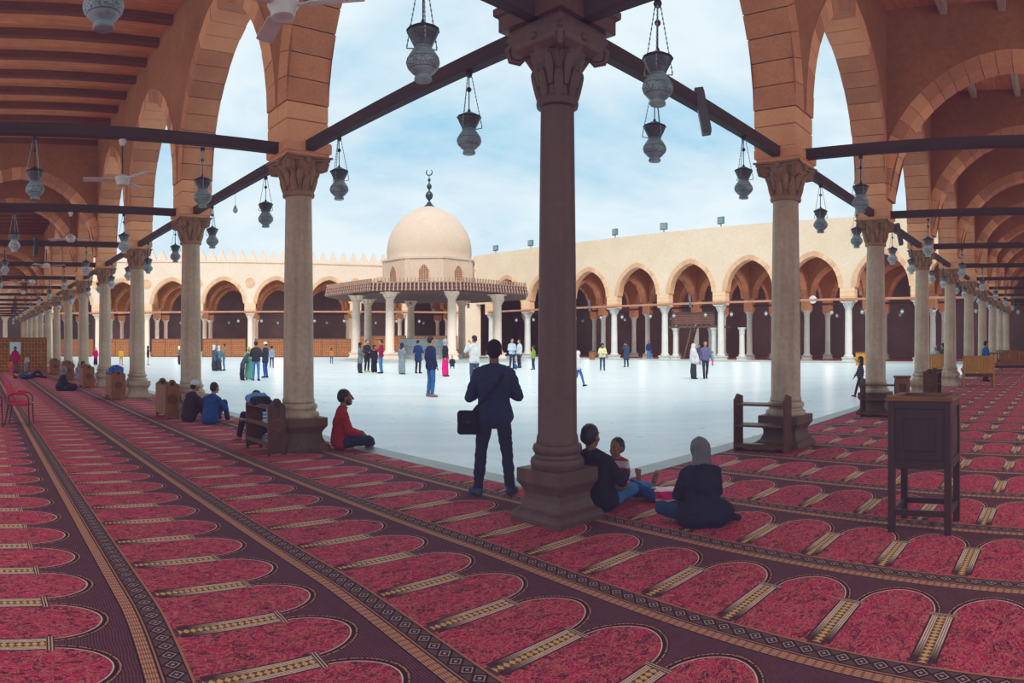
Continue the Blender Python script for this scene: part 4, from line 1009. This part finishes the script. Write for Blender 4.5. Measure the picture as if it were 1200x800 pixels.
def person(lab, loc, facing, h=1.72, J=None, top=(40,50,80), bottom=(40,60,110), hair='short', head_c=None, skin_c=SK, skirt=False, coat=0, shoes_c=(30,28,30), sleeves=True,
           fine=False, top2=None, stripes=0, beard=False, bag=None, fat=1.0, child=False, group=None, parent_z=0, robe=None, drape=False):
    J = J or stand(); k = h/1.75
    t = thing('person', lab, 'person', (loc[0], loc[1], (loc[2] if len(loc) > 2 else 0)), facing - PI/2, group)
    vox = .0105 if fine else (.026 if h > 1.2 else .022); seg = 12 if fine else 8
    J = {a: (v*k if a != 'look' else v) for a, v in J.items()}
    hk = k*1.1*((1.5 if h < 1.01 and fine else 1.28) if child else 1.0)
    look = J['look'].normalized(); upv = (J['hea']-J['nec']).normalized(); upv = (upv - look*upv.dot(look)).normalized(); rt = look.cross(upv)
    H = J['hea'] + (upv*.03*k if child else V(0,0,0))
    def hp(x, y, z): return H + (rt*x + look*y + upv*z)*hk
    body = MB()
    # head
    M3 = Matrix((rt, look, upv)).transposed()
    def ell(mb, c, r, sg=12):
        n = len(mb.v); mb.ball((0,0,0), 1, sg, r)
        for i in range(n, len(mb.v)): mb.v[i] = tuple(Vector(c) + M3 @ (Vector(mb.v[i])*hk))
    ell(body, hp(0,-.012,.022), (.074,.094,.092), 16); ell(body, hp(0,.028,-.045), (.054,.064,.066), 12)
    if fine:
        caps(body, hp(0,.094,.012), hp(0,.112,-.022), .009*hk, .015*hk, 8)
        ell(body, hp(0,.082,-.058), (.024,.016,.011), 8); ell(body, hp(0,.076,-.088), (.024,.02,.02), 8); ell(body, hp(0,.084,.028), (.05,.012,.010), 8)
        for s in (-1, 1): ell(body, hp(.076*s,-.01,-.012), (.010,.022,.032), 8); ell(body, hp(.036*s,.062,-.03), (.022,.022,.022), 8)
    else:
        caps(body, hp(0,.09,.01), hp(0,.108,-.02), .012*hk, .018*hk, 6)
        for s in (-1, 1): ell(body, hp(.074*s,-.01,-.01), (.014,.022,.03), 6)
    caps(body, J['nec']-upv*.03*k, hp(0,-.015,-.05), .056*k, .054*k, seg)
    # trunk
    f = fat
    def trunk(mb, o=0, low=True):
        for s, q in ((1,'R'), (-1,'L')):
            caps(mb, J['hi'+q]+V(0,0,.0), J['wai']+(J['sh'+q]-J['nec'])*.34, (.108*f)*k+o, (.10*f)*k+o, seg)
            caps(mb, J['wai']+(J['sh'+q]-J['nec'])*.34, J['che']+(J['sh'+q]-J['nec'])*.45, (.10*f)*k+o, .105*k+o, seg)
            caps(mb, J['che']+(J['sh'+q]-J['nec'])*.45, J['sh'+q]*.86+J['nec']*.14-upv*.025*k, .108*k+o, .062*k+o, seg)
            caps(mb, J['nec']-upv*.03*k, J['sh'+q], .058*k+o, .052*k+o, seg)
        caps(mb, J['pel'], J['che'], .112*f*k+o, .115*k+o, seg)
    def arm_(mb, o=0, end=1.0):
        for s, q in ((1,'R'), (-1,'L')):
            caps(mb, J['sh'+q], J['el'+q], .054*k+o, .043*k+o*1.15, seg); e = J['el'+q].lerp(J['wr'+q], end); caps(mb, J['el'+q], e, .043*k+o*1.15, .03*k+o*1.2, seg)
    def leg_(mb, o=0, end=1.0):
        for s, q in ((1,'R'), (-1,'L')):
            caps(mb, J['hi'+q], J['kn'+q], .086*f*k+o, .055*k+o, seg); caps(mb, J['kn'+q], J['kn'+q].lerp(J['an'+q], .35), .055*k+o, .054*k+o, seg)
            caps(mb, J['kn'+q].lerp(J['an'+q], .35), J['kn'+q].lerp(J['an'+q], end), .054*k+o, .036*k+o*1.4, seg)
    trunk(body, -.012*k); arm_(body, -.006*k); leg_(body, -.008*k)
    for s, q in ((1,'R'), (-1,'L')):
        if fine: hand(body, J['wr'+q], J['el'+q], s, .45, k)
        else:
            d = (J['wr'+q]-J['el'+q]).normalized(); caps(body, J['wr'+q], J['wr'+q]+d*.10*k, .034*k, .028*k, 7); caps(body, J['wr'+q]+d*.03*k, J['wr'+q]+d*.07*k+look*.035*k, .02*k, .016*k, 6)
        a, b = J['an'+q], J['to'+q]; hl = a + (a-b).normalized()*.05*k
        if abs(a.z-b.z) < .1*k: hl.z = min(hl.z, .045*k)
        caps(body, hl, b, .034*k, .026*k, seg); caps(body, a, hl, .036*k, .034*k, seg); caps(body, a.lerp(b,.5), b, .034*k, .030*k, seg)
        if fine and shoes_c is None:
            sdv = (b-a).cross(V(0,0,1)); sdv = sdv.normalized() if sdv.length > 1e-3 else V(1,0,0); dd = (b-a).normalized()
            for j in range(5): caps(body, b+sdv*(j-2)*.015*k, b+sdv*(j-2)*.017*k+dd*(.045-.005*abs(j-1))*k, .011*k, .009*k, 6)
    link('body', remesh(body, 'body', vox if not fine else .0088, skin(skin_c), smooth=3 if not fine else 2), t)
    if fine:
        for s in (-1, 1):
            e = MB(); ell(e, hp(.032*s,.068,.004), (.0125,.012,.008), 10); e.build('eye', M['sclera'], t, True)
            e = MB(); ell(e, hp(.032*s,.0775,.004), (.0062,.004,.0062), 8); e.build('iris', M['dark'], t, True)
            e = MB(); caps(e, hp(.017*s,.084,.027), hp(.046*s,.069,.027), .0045*hk, .0035*hk, 6); e.build('eyebrow', HAIR, t, True)
        e = MB(); caps(e, hp(-.02,.096,-.057), hp(.02,.096,-.057), .006*hk, .006*hk, 6); e.build('lips', M['lip'], t, True)
    # clothes
    nz = dict(noise_amp=.012*min(1, k) if fine else .006, noise_scale=9/max(k, .5) if fine else 7)
    if not skirt:
        lg = MB(); leg_(lg, .014*k, .95 if shoes_c else .9)
        for s, q in ((1,'R'), (-1,'L')): caps(lg, J['hi'+q], J['pel'].lerp(J['wai'],.5)+(J['hi'+q]-J['pel'])*.7, .105*f*k+.012, .10*f*k+.012, seg)
        link('trousers', remesh(lg, 'trousers', vox, CL(bottom), **nz), t)
    else:
        lg = MB()
        if J['kn'+'R'].z > .35*k:     # standing: a long skirt
            lo = (J['anR']+J['anL'])/2; lo = V(lo.x, lo.y, .06*k)
            for s in (-1, 1):
                caps(lg, J['pel']+V(.05*s*k,0,.04*k), lo.lerp(J['pel'],.35)+V(.07*s*k,0,0), .12*f*k, .145*f*k, seg); caps(lg, lo.lerp(J['pel'],.35)+V(.07*s*k,0,0), lo+V(.09*s*k,.03*k,.08*k), .145*f*k, .13*f*k, seg)
        else:
            for s, q in ((1,'R'), (-1,'L')): caps(lg, J['pel'], J['kn'+q], .14*k, .12*k, seg); caps(lg, J['kn'+q], J['an'+q], .115*k, .10*k, seg)
            caps(lg, J['knL'], J['knR'], .10*k, .10*k, seg)
        link('skirt', remesh(lg, 'skirt', vox, CL(bottom), **nz), t)
    tp = MB(); trunk(tp, .016*k); arm_(tp, .013*k, .93 if sleeves else .05)
    if coat:
        for s, q in ((1,'R'), (-1,'L')): caps(tp, J['wai']+(J['sh'+q]-J['nec'])*.3, J['hi'+q].lerp(J['kn'+q], coat)+V(0,0,.02), .115*f*k, .128*f*k, seg)
        caps(tp, J['pel'], (J['hiR'].lerp(J['knR'], coat)+J['hiL'].lerp(J['knL'], coat))/2, .13*f*k, .125*f*k, seg)
    if robe:   # a cloak spreading over a seated figure
        for a, b, r0, r1 in robe: caps(tp, Vector(a)*k, Vector(b)*k, r0*k, r1*k, seg)
    link('top', remesh(tp, 'top', vox, CL(top, top2, stripes), **nz), t)
    if fine and not drape:
        cm = MB(); 
        for q in range(14):
            a = 2*PI*q/14; b = 2*PI*(q+1)/14
            P = lambda a: J['nec']-upv*.005*k + (rt*math.cos(a)*.068 + look*(math.sin(a)*.066+.008))*k
            caps(cm, P(a), P(b), .017*k, .017*k, 6)
        link('collar', remesh(cm, 'collar', .009, CL(top)), t)
    if shoes_c:
        for q in 'RL':
            s_ = MB(); a, b = J['an'+q], J['to'+q]; hl = a + (a-b).normalized()*.045*k
            if abs(a.z-b.z) < .1*k: hl.z = min(hl.z, .05*k)
            caps(s_, hl, b, .044*k, .036*k, seg); caps(s_, a.lerp(b,.45), b, .042*k, .040*k, seg); caps(s_, a, hl, .044*k, .044*k, seg)
            link('shoe', remesh(s_, 'shoe', max(.012, vox*.8), CL(shoes_c), smooth=3), t)
    hm = MB()
    if hair in ('short', 'long'):
        ell(hm, hp(0,-.026,.036), (.081,.096,.091), 14); ell(hm, hp(0,-.055,.0), (.077,.07,.075), 12)
        if hair == 'long': ell(hm, hp(0,-.07,-.09), (.08,.05,.13), 10)
        link('hair', remesh(hm, 'hair', .011 if fine else .022, HAIR if not head_c else CL(head_c), .004, 40, 2), t)
    elif hair == 'cap':
        ell(hm, hp(0,-.012,.05), (.083,.100,.078), 14); link('cap', remesh(hm, 'cap', .011 if fine else .02, CL(head_c or (220,220,216)), smooth=3), t)
        h2 = MB(); ell(h2, hp(0,-.05,-.005), (.076,.066,.07), 10); link('hair', remesh(h2, 'hair', .011 if fine else .022, HAIR, smooth=2), t)
    elif hair == 'scarf':
        ell(hm, hp(0,-.022,.022), (.097,.108,.112), 16); ell(hm, hp(0,-.026,-.085), (.078,.078,.08), 12)
        caps(hm, hp(0,-.03,-.09), J['nec']-upv*.03*k-look*.02*k, .07*hk, .088*k, seg)
        for j in range(5 if fine else 0):
            a_ = -.9+.45*j; caps(hm, hp(.095*math.sin(a_),-.03-.09*math.cos(a_),.06), hp(.10*math.sin(a_*1.2),-.02-.10*math.cos(a_),-.12), .012*hk, .016*hk, 6)
        for q in 'RL': caps(hm, J['nec']-upv*.01*k, J['sh'+q]*.55+J['nec']*.45-upv*.01*k, .085*k, .062*k, seg)
        if drape: caps(hm, J['nec']-look*.03*k, J['che']-look*.02*k, .12*k, .17*k, seg)
        link('headscarf', remesh(hm, 'headscarf', .011 if fine else .024, CL(head_c or (60,56,64)), .006, 14, 3), t)
    if beard:
        b = MB(); ell(b, hp(0,.034,-.075), (.052,.058,.042), 10); ell(b, hp(0,.02,-.05), (.058,.05,.045), 10); link('beard', remesh(b, 'beard', .009, HAIR, .003, 50, 1), t)
    return t
M['sclera'] = plain('eye_white', (186, 176, 170), .4, .05)
M['lip'] = plain('lip', (150, 84, 76), .5)
HOLD = []
def bag(lab, loc, rz, size, c, strap=None, cat='bag', name='shoulder_bag'):
    t = thing(name, lab, cat, loc, rz)
    w, d, h = size
    mb = MB()
    for sx in (-1, 1):
        for sz in (-1, 1):
            for sy in (-1, 1): mb.ball((sx*w*.34, sy*d*.25, sz*h*.36), 1, 10, (w*.18, d*.3, h*.16))
    for sy in (-1,1):
        for sz in (-1,1): caps(mb, (-w*.34, sy*d*.25, sz*h*.36), (w*.34, sy*d*.25, sz*h*.36), h*.15, h*.15, 8)
        for sx in (-1,1): caps(mb, (sx*w*.34, sy*d*.25, -h*.36), (sx*w*.34, sy*d*.25, h*.36), w*.17, w*.17, 8)
    mb.box(-w*.36, w*.36, -d*.42, d*.42, -h*.40, h*.40)
    link('bag_body', remesh(mb, 'bag_body', .011, CL(c), .004, 9), t)
    MB().prism([(-w*.40, .0), (-w*.30, -.06*h), (w*.30, -.06*h), (w*.40, .0), (w*.40, .30*h), (w*.28, .43*h), (-w*.28, .43*h), (-w*.40, .30*h)], -d*.54, -d*.46).build('flap', CL(tuple(min(255, int(x*1.25)+4) for x in c)), t, bevel=.008)
    MB().box(-.02, .02, -d*.56, -d*.5, -.02*h, .09*h).build('buckle', M['dark'], t)
    if strap:
        iv = Matrix.Rotation(-rz, 3, 'Z'); P = [iv @ (Vector(p)-Vector(loc)) for p in strap]
        mb = MB()
        for a, b in zip(P[:-1], P[1:]): mb.bar(a, b, .034, .006, (0,1,0))
        mb.build('strap', CL((30, 34, 48)), t)
    return t
def who(px, py, hy, lab, turn=0, arm=None, ps='stand', **kw):
    """a standing figure whose feet are at (px, py) and whose head top is at hy; turn is clockwise from facing away"""
    p = ground(px, py); r = p.length; h = (py-hy)/F*r
    return person(lab, (p.x, p.y, 0), bearing(px) - math.radians(turn), h, pose(ps, arm), **kw)
# ------------------------------------------------------------------ people on the carpet, near
NAVY = (30, 40, 62)
p = ground(579, 581); fb = bearing(579)
F1 = person('man in dark navy standing with his back turned beside the dark corner column', (p.x, p.y, .012), fb + .05, 1.79, pose('wide', 'hold'), top=(42,58,88), bottom=(36,47,72), hair='short', head_c=(38,30,30), skin_c=SKD, fine=True, coat=.12, fat=1.0, shoes_c=(58,78,104))
fw = Vector((math.cos(fb), math.sin(fb), 0)); rt_ = Vector((math.sin(fb), -math.cos(fb), 0))
bp = p + rt_*(-.30) - fw*.07 + Vector((0, 0, .86))
sh_ = [p + rt_*.17 + fw*.02 + Vector((0,0,1.50)), p + rt_*.06 - fw*.15 + Vector((0,0,1.33)), p + rt_*(-.08) - fw*.175 + Vector((0,0,1.16)), p + rt_*(-.20) - fw*.165 + Vector((0,0,1.04)), p + rt_*(-.28) - fw*.12 + Vector((0,0,.93))]
bag('black soft shoulder bag hanging at the hip of the standing man in navy', tuple(bp), fb-PI/2, (.24, .13, .27), (22, 24, 32), [tuple(q) for q in sh_])
# man in red against the first fan-aisle column
person('man in a red shirt sitting cross-legged against the first fan-aisle column', (5.68, 9.88, .012), bearing(378) - math.radians(82), 1.86, pose('cross'), top=(166, 38, 40), bottom=(34, 44, 66), hair='short', skin_c=SKD, fine=True, beard=True, shoes_c=None)
# two men by the second column
person('man in a bright blue jacket squatting beside the second fan-aisle column, back turned', (4.9, 14.1, .012), bearing(243) - math.radians(42), 1.7, pose('knees'), top=(26, 74, 138), bottom=(30, 56, 110), hair='short', head_c=(56, 50, 52), fine=True, shoes_c=None, fat=1.15, top2=None)
person('man in dark clothes and a pale knitted cap sitting beside the man in blue', (4.62, 14.75, .012), bearing(222) - math.radians(60), 1.74, pose('knees'), top=(52, 42, 48), bottom=(44, 38, 44), hair='cap', head_c=(206, 206, 206), fine=True, shoes_c=None, fat=1.1)
# person behind the first rack
person('person in a blue striped shirt sitting behind the first shoe rack, legs stretched out', (5.05, 11.55, .012), PI + .35, 1.7, pose('knees'), top=(96, 128, 180), top2=(200, 210, 224), stripes=18, bottom=(40, 34, 40), hair='short', fine=False, shoes_c=None)
cloth_heap('black soft bag lying on the first shoe rack', (4.50, 10.32, .75), (.30, .36, .20), CL((34, 38, 50)), 3)
cloth_heap('pale blue jacket folded behind the black bag on the first shoe rack', (4.52, 10.62, .75), (.30, .34, .26), CL((110, 150, 200)), 8)
cloth_heap('bright blue jacket heaped on the oak rack by the third fan-aisle column', (4.3, LY[3]-.72, .82), (.44, .5, .26), CL((30, 96, 176)), 5)
cloth_heap('dark folded coat beside the bright blue jacket on the oak rack', (4.34, LY[3]-.30, .82), (.40, .45, .32), CL((52, 56, 72)), 6)
# family by the corner column
FP = Vector((5.68, 4.50, .012))
FA = person('man in a dark jacket and jeans sitting against the corner column with a baby', tuple(FP), math.radians(5), 1.74, pose('legs'), top=(30, 34, 46), bottom=(44, 116, 168), hair='short', skin_c=SKD, fine=True, shoes_c=None)
bb_ = at(726, 7.5)
person('baby in a grey and red striped top held upright on its father\'s lap', (bb_.x, bb_.y, .17), bearing(718) + PI - .55, .98, pose('cross', 'point'), top=(196, 190, 194), top2=(180, 40, 60), stripes=9, bottom=(120, 96, 110), hair='short', skin_c=SKD, fine=True, shoes_c=None, child=True, fat=1.25)
lp = ground(789, 590)
person('child in a pink striped top and blue trousers lying beside the veiled woman', (lp.x-.05, lp.y+.22, .012), bearing(785) + PI/2 + .1, 1.02, pose('lie'), top=(216, 40, 110), top2=(240, 214, 220), stripes=8, bottom=(34, 66, 130), hair='short', fine=True, shoes_c=None, child=True)
wp = ground(823, 617)
person('woman in a dark navy cloak and grey headscarf sitting near the corner column', (wp.x, wp.y, .012), bearing(823) + math.radians(22), 1.56, pose('side'), top=(30, 36, 54), bottom=(24, 62, 92), hair='scarf', head_c=(112, 108, 114), fine=True, skirt=False, shoes_c=(34, 42, 58), fat=1.15,
       robe=[((0,-.03,.45),(0,.02,.60),.15,.105), ((-.10, -.02, .14), (.14, -.06, .14), .17, .17), ((0, .0, .2), (0, .1, .5), .19, .15), ((.12, -.05, .13), (.30, .08, .11), .15, .11), ((-.14, .0, .13), (-.12, .25, .12), .15, .12)])

# ------------------------------------------------------------------ people in the court
who(505, 465, 394, 'man in a navy jacket and blue jeans standing on the marble court', 60, None, top=(30, 42, 78), bottom=(52, 92, 146), coat=.15, shoes_c=(150, 110, 88))
who(522, 441, 397, 'woman in a black top over a bright pink dress behind the man in jeans', 110, None, top=(40, 36, 48), bottom=(222, 24, 110), hair='scarf', head_c=(150, 160, 170), skirt=True)
who(490, 437.5, 398, 'man in a dark blue tunic standing near the pavilion, back half turned', 30, 'hold', top=(30, 48, 96), bottom=(36, 34, 46), coat=.5)
who(471, 438.5, 401.5, 'woman in a grey robe with a white rucksack near the pavilion', 40, 'fold', top=(112, 122, 130), bottom=(120, 130, 136), hair='scarf', head_c=(48, 44, 52), skirt=True, coat=.5)
who(446.5, 437.5, 397.5, 'man in a maroon jacket and jeans reaching towards a woman in black', -75, 'point', top=(140, 24, 70), bottom=(56, 110, 170))
who(438.5, 436.5, 404, 'woman all in black between the maroon jacket and the blue shirt', 150, None, top=(34, 30, 38), bottom=(34, 30, 38), hair='scarf', head_c=(34, 30, 38), skirt=True, coat=.6)
who(430, 436, 398, 'man in a black jacket over a bright blue shirt with yellow shoes', 140, 'fold', top=(38, 40, 52), top2=None, bottom=(36, 36, 48), shoes_c=(200, 190, 40))
who(422, 437, 401, 'woman in a long grey coat and black headscarf beside the black jacket', 95, 'fold', top=(96, 108, 116), bottom=(44, 42, 50), hair='scarf', head_c=(44, 40, 48), skirt=True, coat=.75)
who(388.5, 426, 408, 'small boy in an orange jacket alone on the marble', 20, None, top=(176, 104, 48), bottom=(60, 90, 140), child=True)
who(556, 455, 393, 'man in a white jacket and dark cap taking a photograph', -35, 'photo', top=(206, 208, 212), bottom=(60, 70, 96), hair='cap', head_c=(44, 48, 66))
who(530, 432, 415.5, 'boy in black sitting on the marble near the pavilion', 180, None, 'crouch', top=(36, 36, 46), bottom=(50, 70, 110)).scale = (1.45, 1.45, 1.45)
who(600, 432, 396.5, 'young man in a pale blue shirt beside the corner column', 150, 'fold', top=(170, 196, 216), bottom=(40, 46, 66))
who(608.5, 431, 397.5, 'young man in a light grey shirt next to the pale blue shirt', -120, None, top=(186, 200, 212), bottom=(40, 44, 60))
who(617, 416.5, 396.5, 'man in a bright blue coat far off holding a phone up', 100, 'photo', top=(40, 110, 170), bottom=(40, 90, 150), coat=.4)
who(625, 433, 405.5, 'boy in a green jacket next to the dark corner column', -60, None, top=(120, 150, 60), bottom=(40, 56, 100), child=True)
who(604, 433, 423, 'small child in blue crouching at the feet of the two young men', 60, None, 'crouch', top=(30, 80, 170), bottom=(30, 60, 130), child=True).scale = (1.5, 1.5, 1.5)
p = ground(678.5, 453)
who(677.5, 453, 411, 'woman in white with a black rucksack, half hidden by the corner column', 70, None, 'walk', top=(214, 214, 218), bottom=(50, 90, 160), hair='scarf', head_c=(210, 206, 210))
who(706, 434, 402, 'woman in a yellow patterned top and black headscarf on the court', 175, 'fold', top=(206, 190, 120), top2=(240, 240, 236), bottom=(44, 54, 90), hair='scarf', head_c=(44, 42, 50))
who(734, 430, 400, 'person in a long dark blue coat photographing the court', -20, 'photo', top=(50, 62, 84), bottom=(40, 44, 58), coat=.8)
who(760.5, 421.5, 399, 'man in a dark shirt and blue jeans leaning at a column of the floodlit facade', 175, None, top=(44, 50, 90), bottom=(40, 120, 190))
who(813, 444, 402.5, 'woman in a white headscarf and long black skirt walking with a man', 70, 'fold', top=(206, 202, 208), bottom=(52, 48, 56), hair='scarf', head_c=(214, 208, 212), skirt=True, coat=.25, drape=True, robe=[((0,-.02,1.38),(0,.02,.95),.17,.25), ((.1,.05,1.2),(.16,.08,.9),.14,.17)])
who(826.5, 444, 399.5, 'man in a grey-violet shirt walking beside the woman in white', 170, 'swing', 'walk', top=(92, 90, 122), bottom=(44, 46, 62), shoes_c=(30,28,32))
who(819, 427, 403.5, 'person half hidden behind the walking couple', 150, None, top=(60, 60, 80), bottom=(40, 40, 50))
who(835, 428, 412, 'child with a pink bag beyond the walking couple', 120, None, top=(70, 150, 190), bottom=(220, 40, 130), child=True)
who(1008, 466, 419, 'girl in dark striped clothes and red shoes stepping past the second bench-aisle column', -75, None, 'walk', top=(70, 64, 74), top2=(98, 92, 102), stripes=16, bottom=(58, 52, 62), hair='long', shoes_c=(206, 24, 60), child=True)
who(210, 427, 405.5, 'woman in a dark patterned dress and white headscarf by the second fan-aisle column', 90, None, top=(50, 54, 72), top2=(190, 196, 204), bottom=(44, 46, 62), hair='scarf', head_c=(232, 232, 232), skirt=True)
who(251, 434.5, 404, 'woman in a white headscarf and dark coat, outermost of three by the screens', 60, 'fold', top=(72, 84, 100), bottom=(50, 52, 64), hair='scarf', head_c=(206, 212, 216), coat=.5, skirt=True)
who(256.5, 434.5, 405, 'woman in a grey-blue coat, middle of three by the screens', 20, 'fold', top=(86, 112, 132), bottom=(52, 54, 66), hair='scarf', head_c=(196, 200, 206), coat=.6, skirt=True)
who(262.5, 434, 402.5, 'man in an olive shirt and blue jeans, third of three by the screens', -90, 'fold', top=(128, 124, 96), bottom=(60, 120, 190))
who(284, 445.5, 411, 'stooping woman in a dark grey coat beside a man in jeans', 75, 'fold', 'lean', top=(66, 76, 92), bottom=(48, 46, 56), hair='scarf', head_c=(80, 88, 100), coat=.6, skirt=True)
who(291.5, 445, 406, 'woman in a green dress and yellow flowered scarf between the group', 170, 'fold', top=(120, 176, 150), bottom=(112, 176, 146), hair='scarf', head_c=(206, 196, 90), skirt=True)
who(300, 446, 399.5, 'man in a black hooded jacket and jeans, back turned', 10, 'fold', top=(48, 50, 60), bottom=(64, 120, 186))
who(311, 442.5, 400.5, 'man in a dark jacket and white cap beside the black hooded jacket', -60, 'fold', top=(44, 50, 72), bottom=(54, 84, 150), hair='cap', coat=.3)
who(318.5, 431, 405.5, 'boy in grey behind the man in the white cap', 10, None, top=(130, 140, 152), bottom=(50, 60, 92), child=True)
# far fan aisle
who(18, 437, 406, 'woman in a magenta coat standing by the honey-coloured screen', 170, None, top=(190, 16, 90), bottom=(110, 90, 100), hair='scarf', head_c=(60, 36, 40), coat=.5, skirt=True)
who(7.5, 436, 417, 'child in an orange jacket by the honey-coloured screen', 120, None, top=(216, 140, 40), bottom=(60, 50, 56), child=True)
who(13, 439.5, 421, 'child in orange and pink in front of the magenta coat', 20, None, top=(220, 110, 70), bottom=(230, 50, 130), child=True)
who(30, 437, 414, 'person in white and yellow bending by the screen', 130, 'fold', 'lean', top=(196, 196, 204), top2=(220, 180, 60), bottom=(150, 156, 170))
p = ground(37, 444); person('person in dark clothes lying on the carpet near the honey-coloured screen', (p.x-.1, p.y, .012), bearing(37) - PI/2, 1.7, pose('lie'), top=(40, 70, 120), bottom=(40, 38, 48), shoes_c=None)
p = ground(72, 458); person('woman in a black cloak and grey scarf sitting on the fan-aisle carpet', (p.x, p.y, .012), bearing(72) - PI/2 + .3, 1.68, pose('cross'), top=(44, 44, 52), bottom=(46, 44, 54), hair='scarf', head_c=(120, 130, 140), skirt=True, shoes_c=None, fat=1.3, robe=[((0, 0, .14), (0, .2, .14), .24, .2), ((0, 0, .2), (0, .08, .5), .2, .15)])
p = ground(80, 447); person('man in pale blue sitting behind the oak racks', (p.x+.5, p.y, .012), bearing(80) - PI/2, 1.75, pose('knees'), top=(120, 150, 180), bottom=(60, 80, 110), hair='cap', head_c=(60, 66, 80), shoes_c=None)
p = ground(112, 446); person('small child in yellow sitting behind the oak rack by the fourth column', (p.x+.4, p.y+.8, .4), bearing(112) + PI, 1.0, pose('cross'), top=(196, 150, 90), bottom=(120, 80, 60), shoes_c=None, child=True)
who(112, 427.5, 406.5, 'woman in a bright pink coat beyond the fourth fan-aisle column', 160, None, top=(226, 10, 110), bottom=(60, 40, 50), hair='scarf', head_c=(230, 190, 200), coat=.6, skirt=True)
who(142, 428, 407.5, 'child in a yellow top on the marble between two columns', 170, None, top=(226, 170, 50), bottom=(206, 140, 100), child=True)
who(173.5, 427.5, 405, 'woman in black emerging behind the third fan-aisle column', 90, None, top=(36, 34, 46), bottom=(170, 172, 180), hair='scarf', head_c=(34, 32, 42), coat=.4, skirt=False)
# bench aisle
who(1155.5, 447, 399.5, 'man in a blue shirt standing behind the honey-coloured bench', 60, None, top=(28, 84, 150), bottom=(40, 44, 60))
who(1096, 443, 404.5, 'person in pale blue-grey standing behind the half hidden bench', 160, 'fold', top=(170, 196, 210), bottom=(60, 60, 76), hair='cap', head_c=(200, 206, 210))
who(1105, 443, 402, 'person in dark grey beside the pale blue-grey person at the half hidden bench', -60, 'fold', top=(80, 82, 92), bottom=(50, 50, 60))

# ------------------------------------------------------------------ sky and light
g = G('cloudy_sky', True); sc.world = g.d
v = g.tex('Generated'); x, y_, z = g.sep(v)
zz = z.mx(.0) + .22
cv = g.vec(x/zz, y_/zz, .35)
n1 = g.noise(cv, .95, 6, .55, .35); n2 = g.noise(cv, 3.1, 5, .6)
cl = (n1*.8 + n2*.2)
colr = g.mix(cl.ramp(.36, .56), (104, 152, 184), (178, 194, 202))
colr = g.mix(cl.ramp(.60, .80)*.55, colr, (142, 164, 180))
colr = g.mix(z.ramp(.30, .0)*.65, colr, (184, 198, 204))
bgn = g.nodes.new('ShaderNodeBackground'); o = g.nodes.new('ShaderNodeOutputWorld')
g.links.new(colr.k, bgn.inputs[0]); bgn.inputs[1].default_value = 1.06; g.links.new(bgn.outputs[0], o.inputs[0])
sun = bpy.data.lights.new('sun', 'SUN'); so = bpy.data.objects.new('sun', sun); COL.objects.link(so)
sun.energy = 2.1; sun.angle = math.radians(35); sun.color = (1, .93, .84)
so.rotation_euler = Vector((.68, .72, -1.05)).to_track_quat('-Z', 'Y').to_euler()
vs_ = sc.view_settings
vs_.view_transform = 'Standard'; vs_.look = 'None'; vs_.exposure = 0.5; vs_.gamma = 1.0

vs_.use_curve_mapping = True
cm_ = vs_.curve_mapping
for i, lift in enumerate((.010, .007, .014)):
    c_ = cm_.curves[i]; c_.points[0].location = (0, lift)
    c_.points[1].location = (1, .93)
    for q in ((.04, .058+lift*.5), (.16, .225), (.45, .55)): c_.points.new(*q)
cm_.update()
bpy.data.scenes.remove(TMP); bpy.data.batch_remove([_work] + _trash)
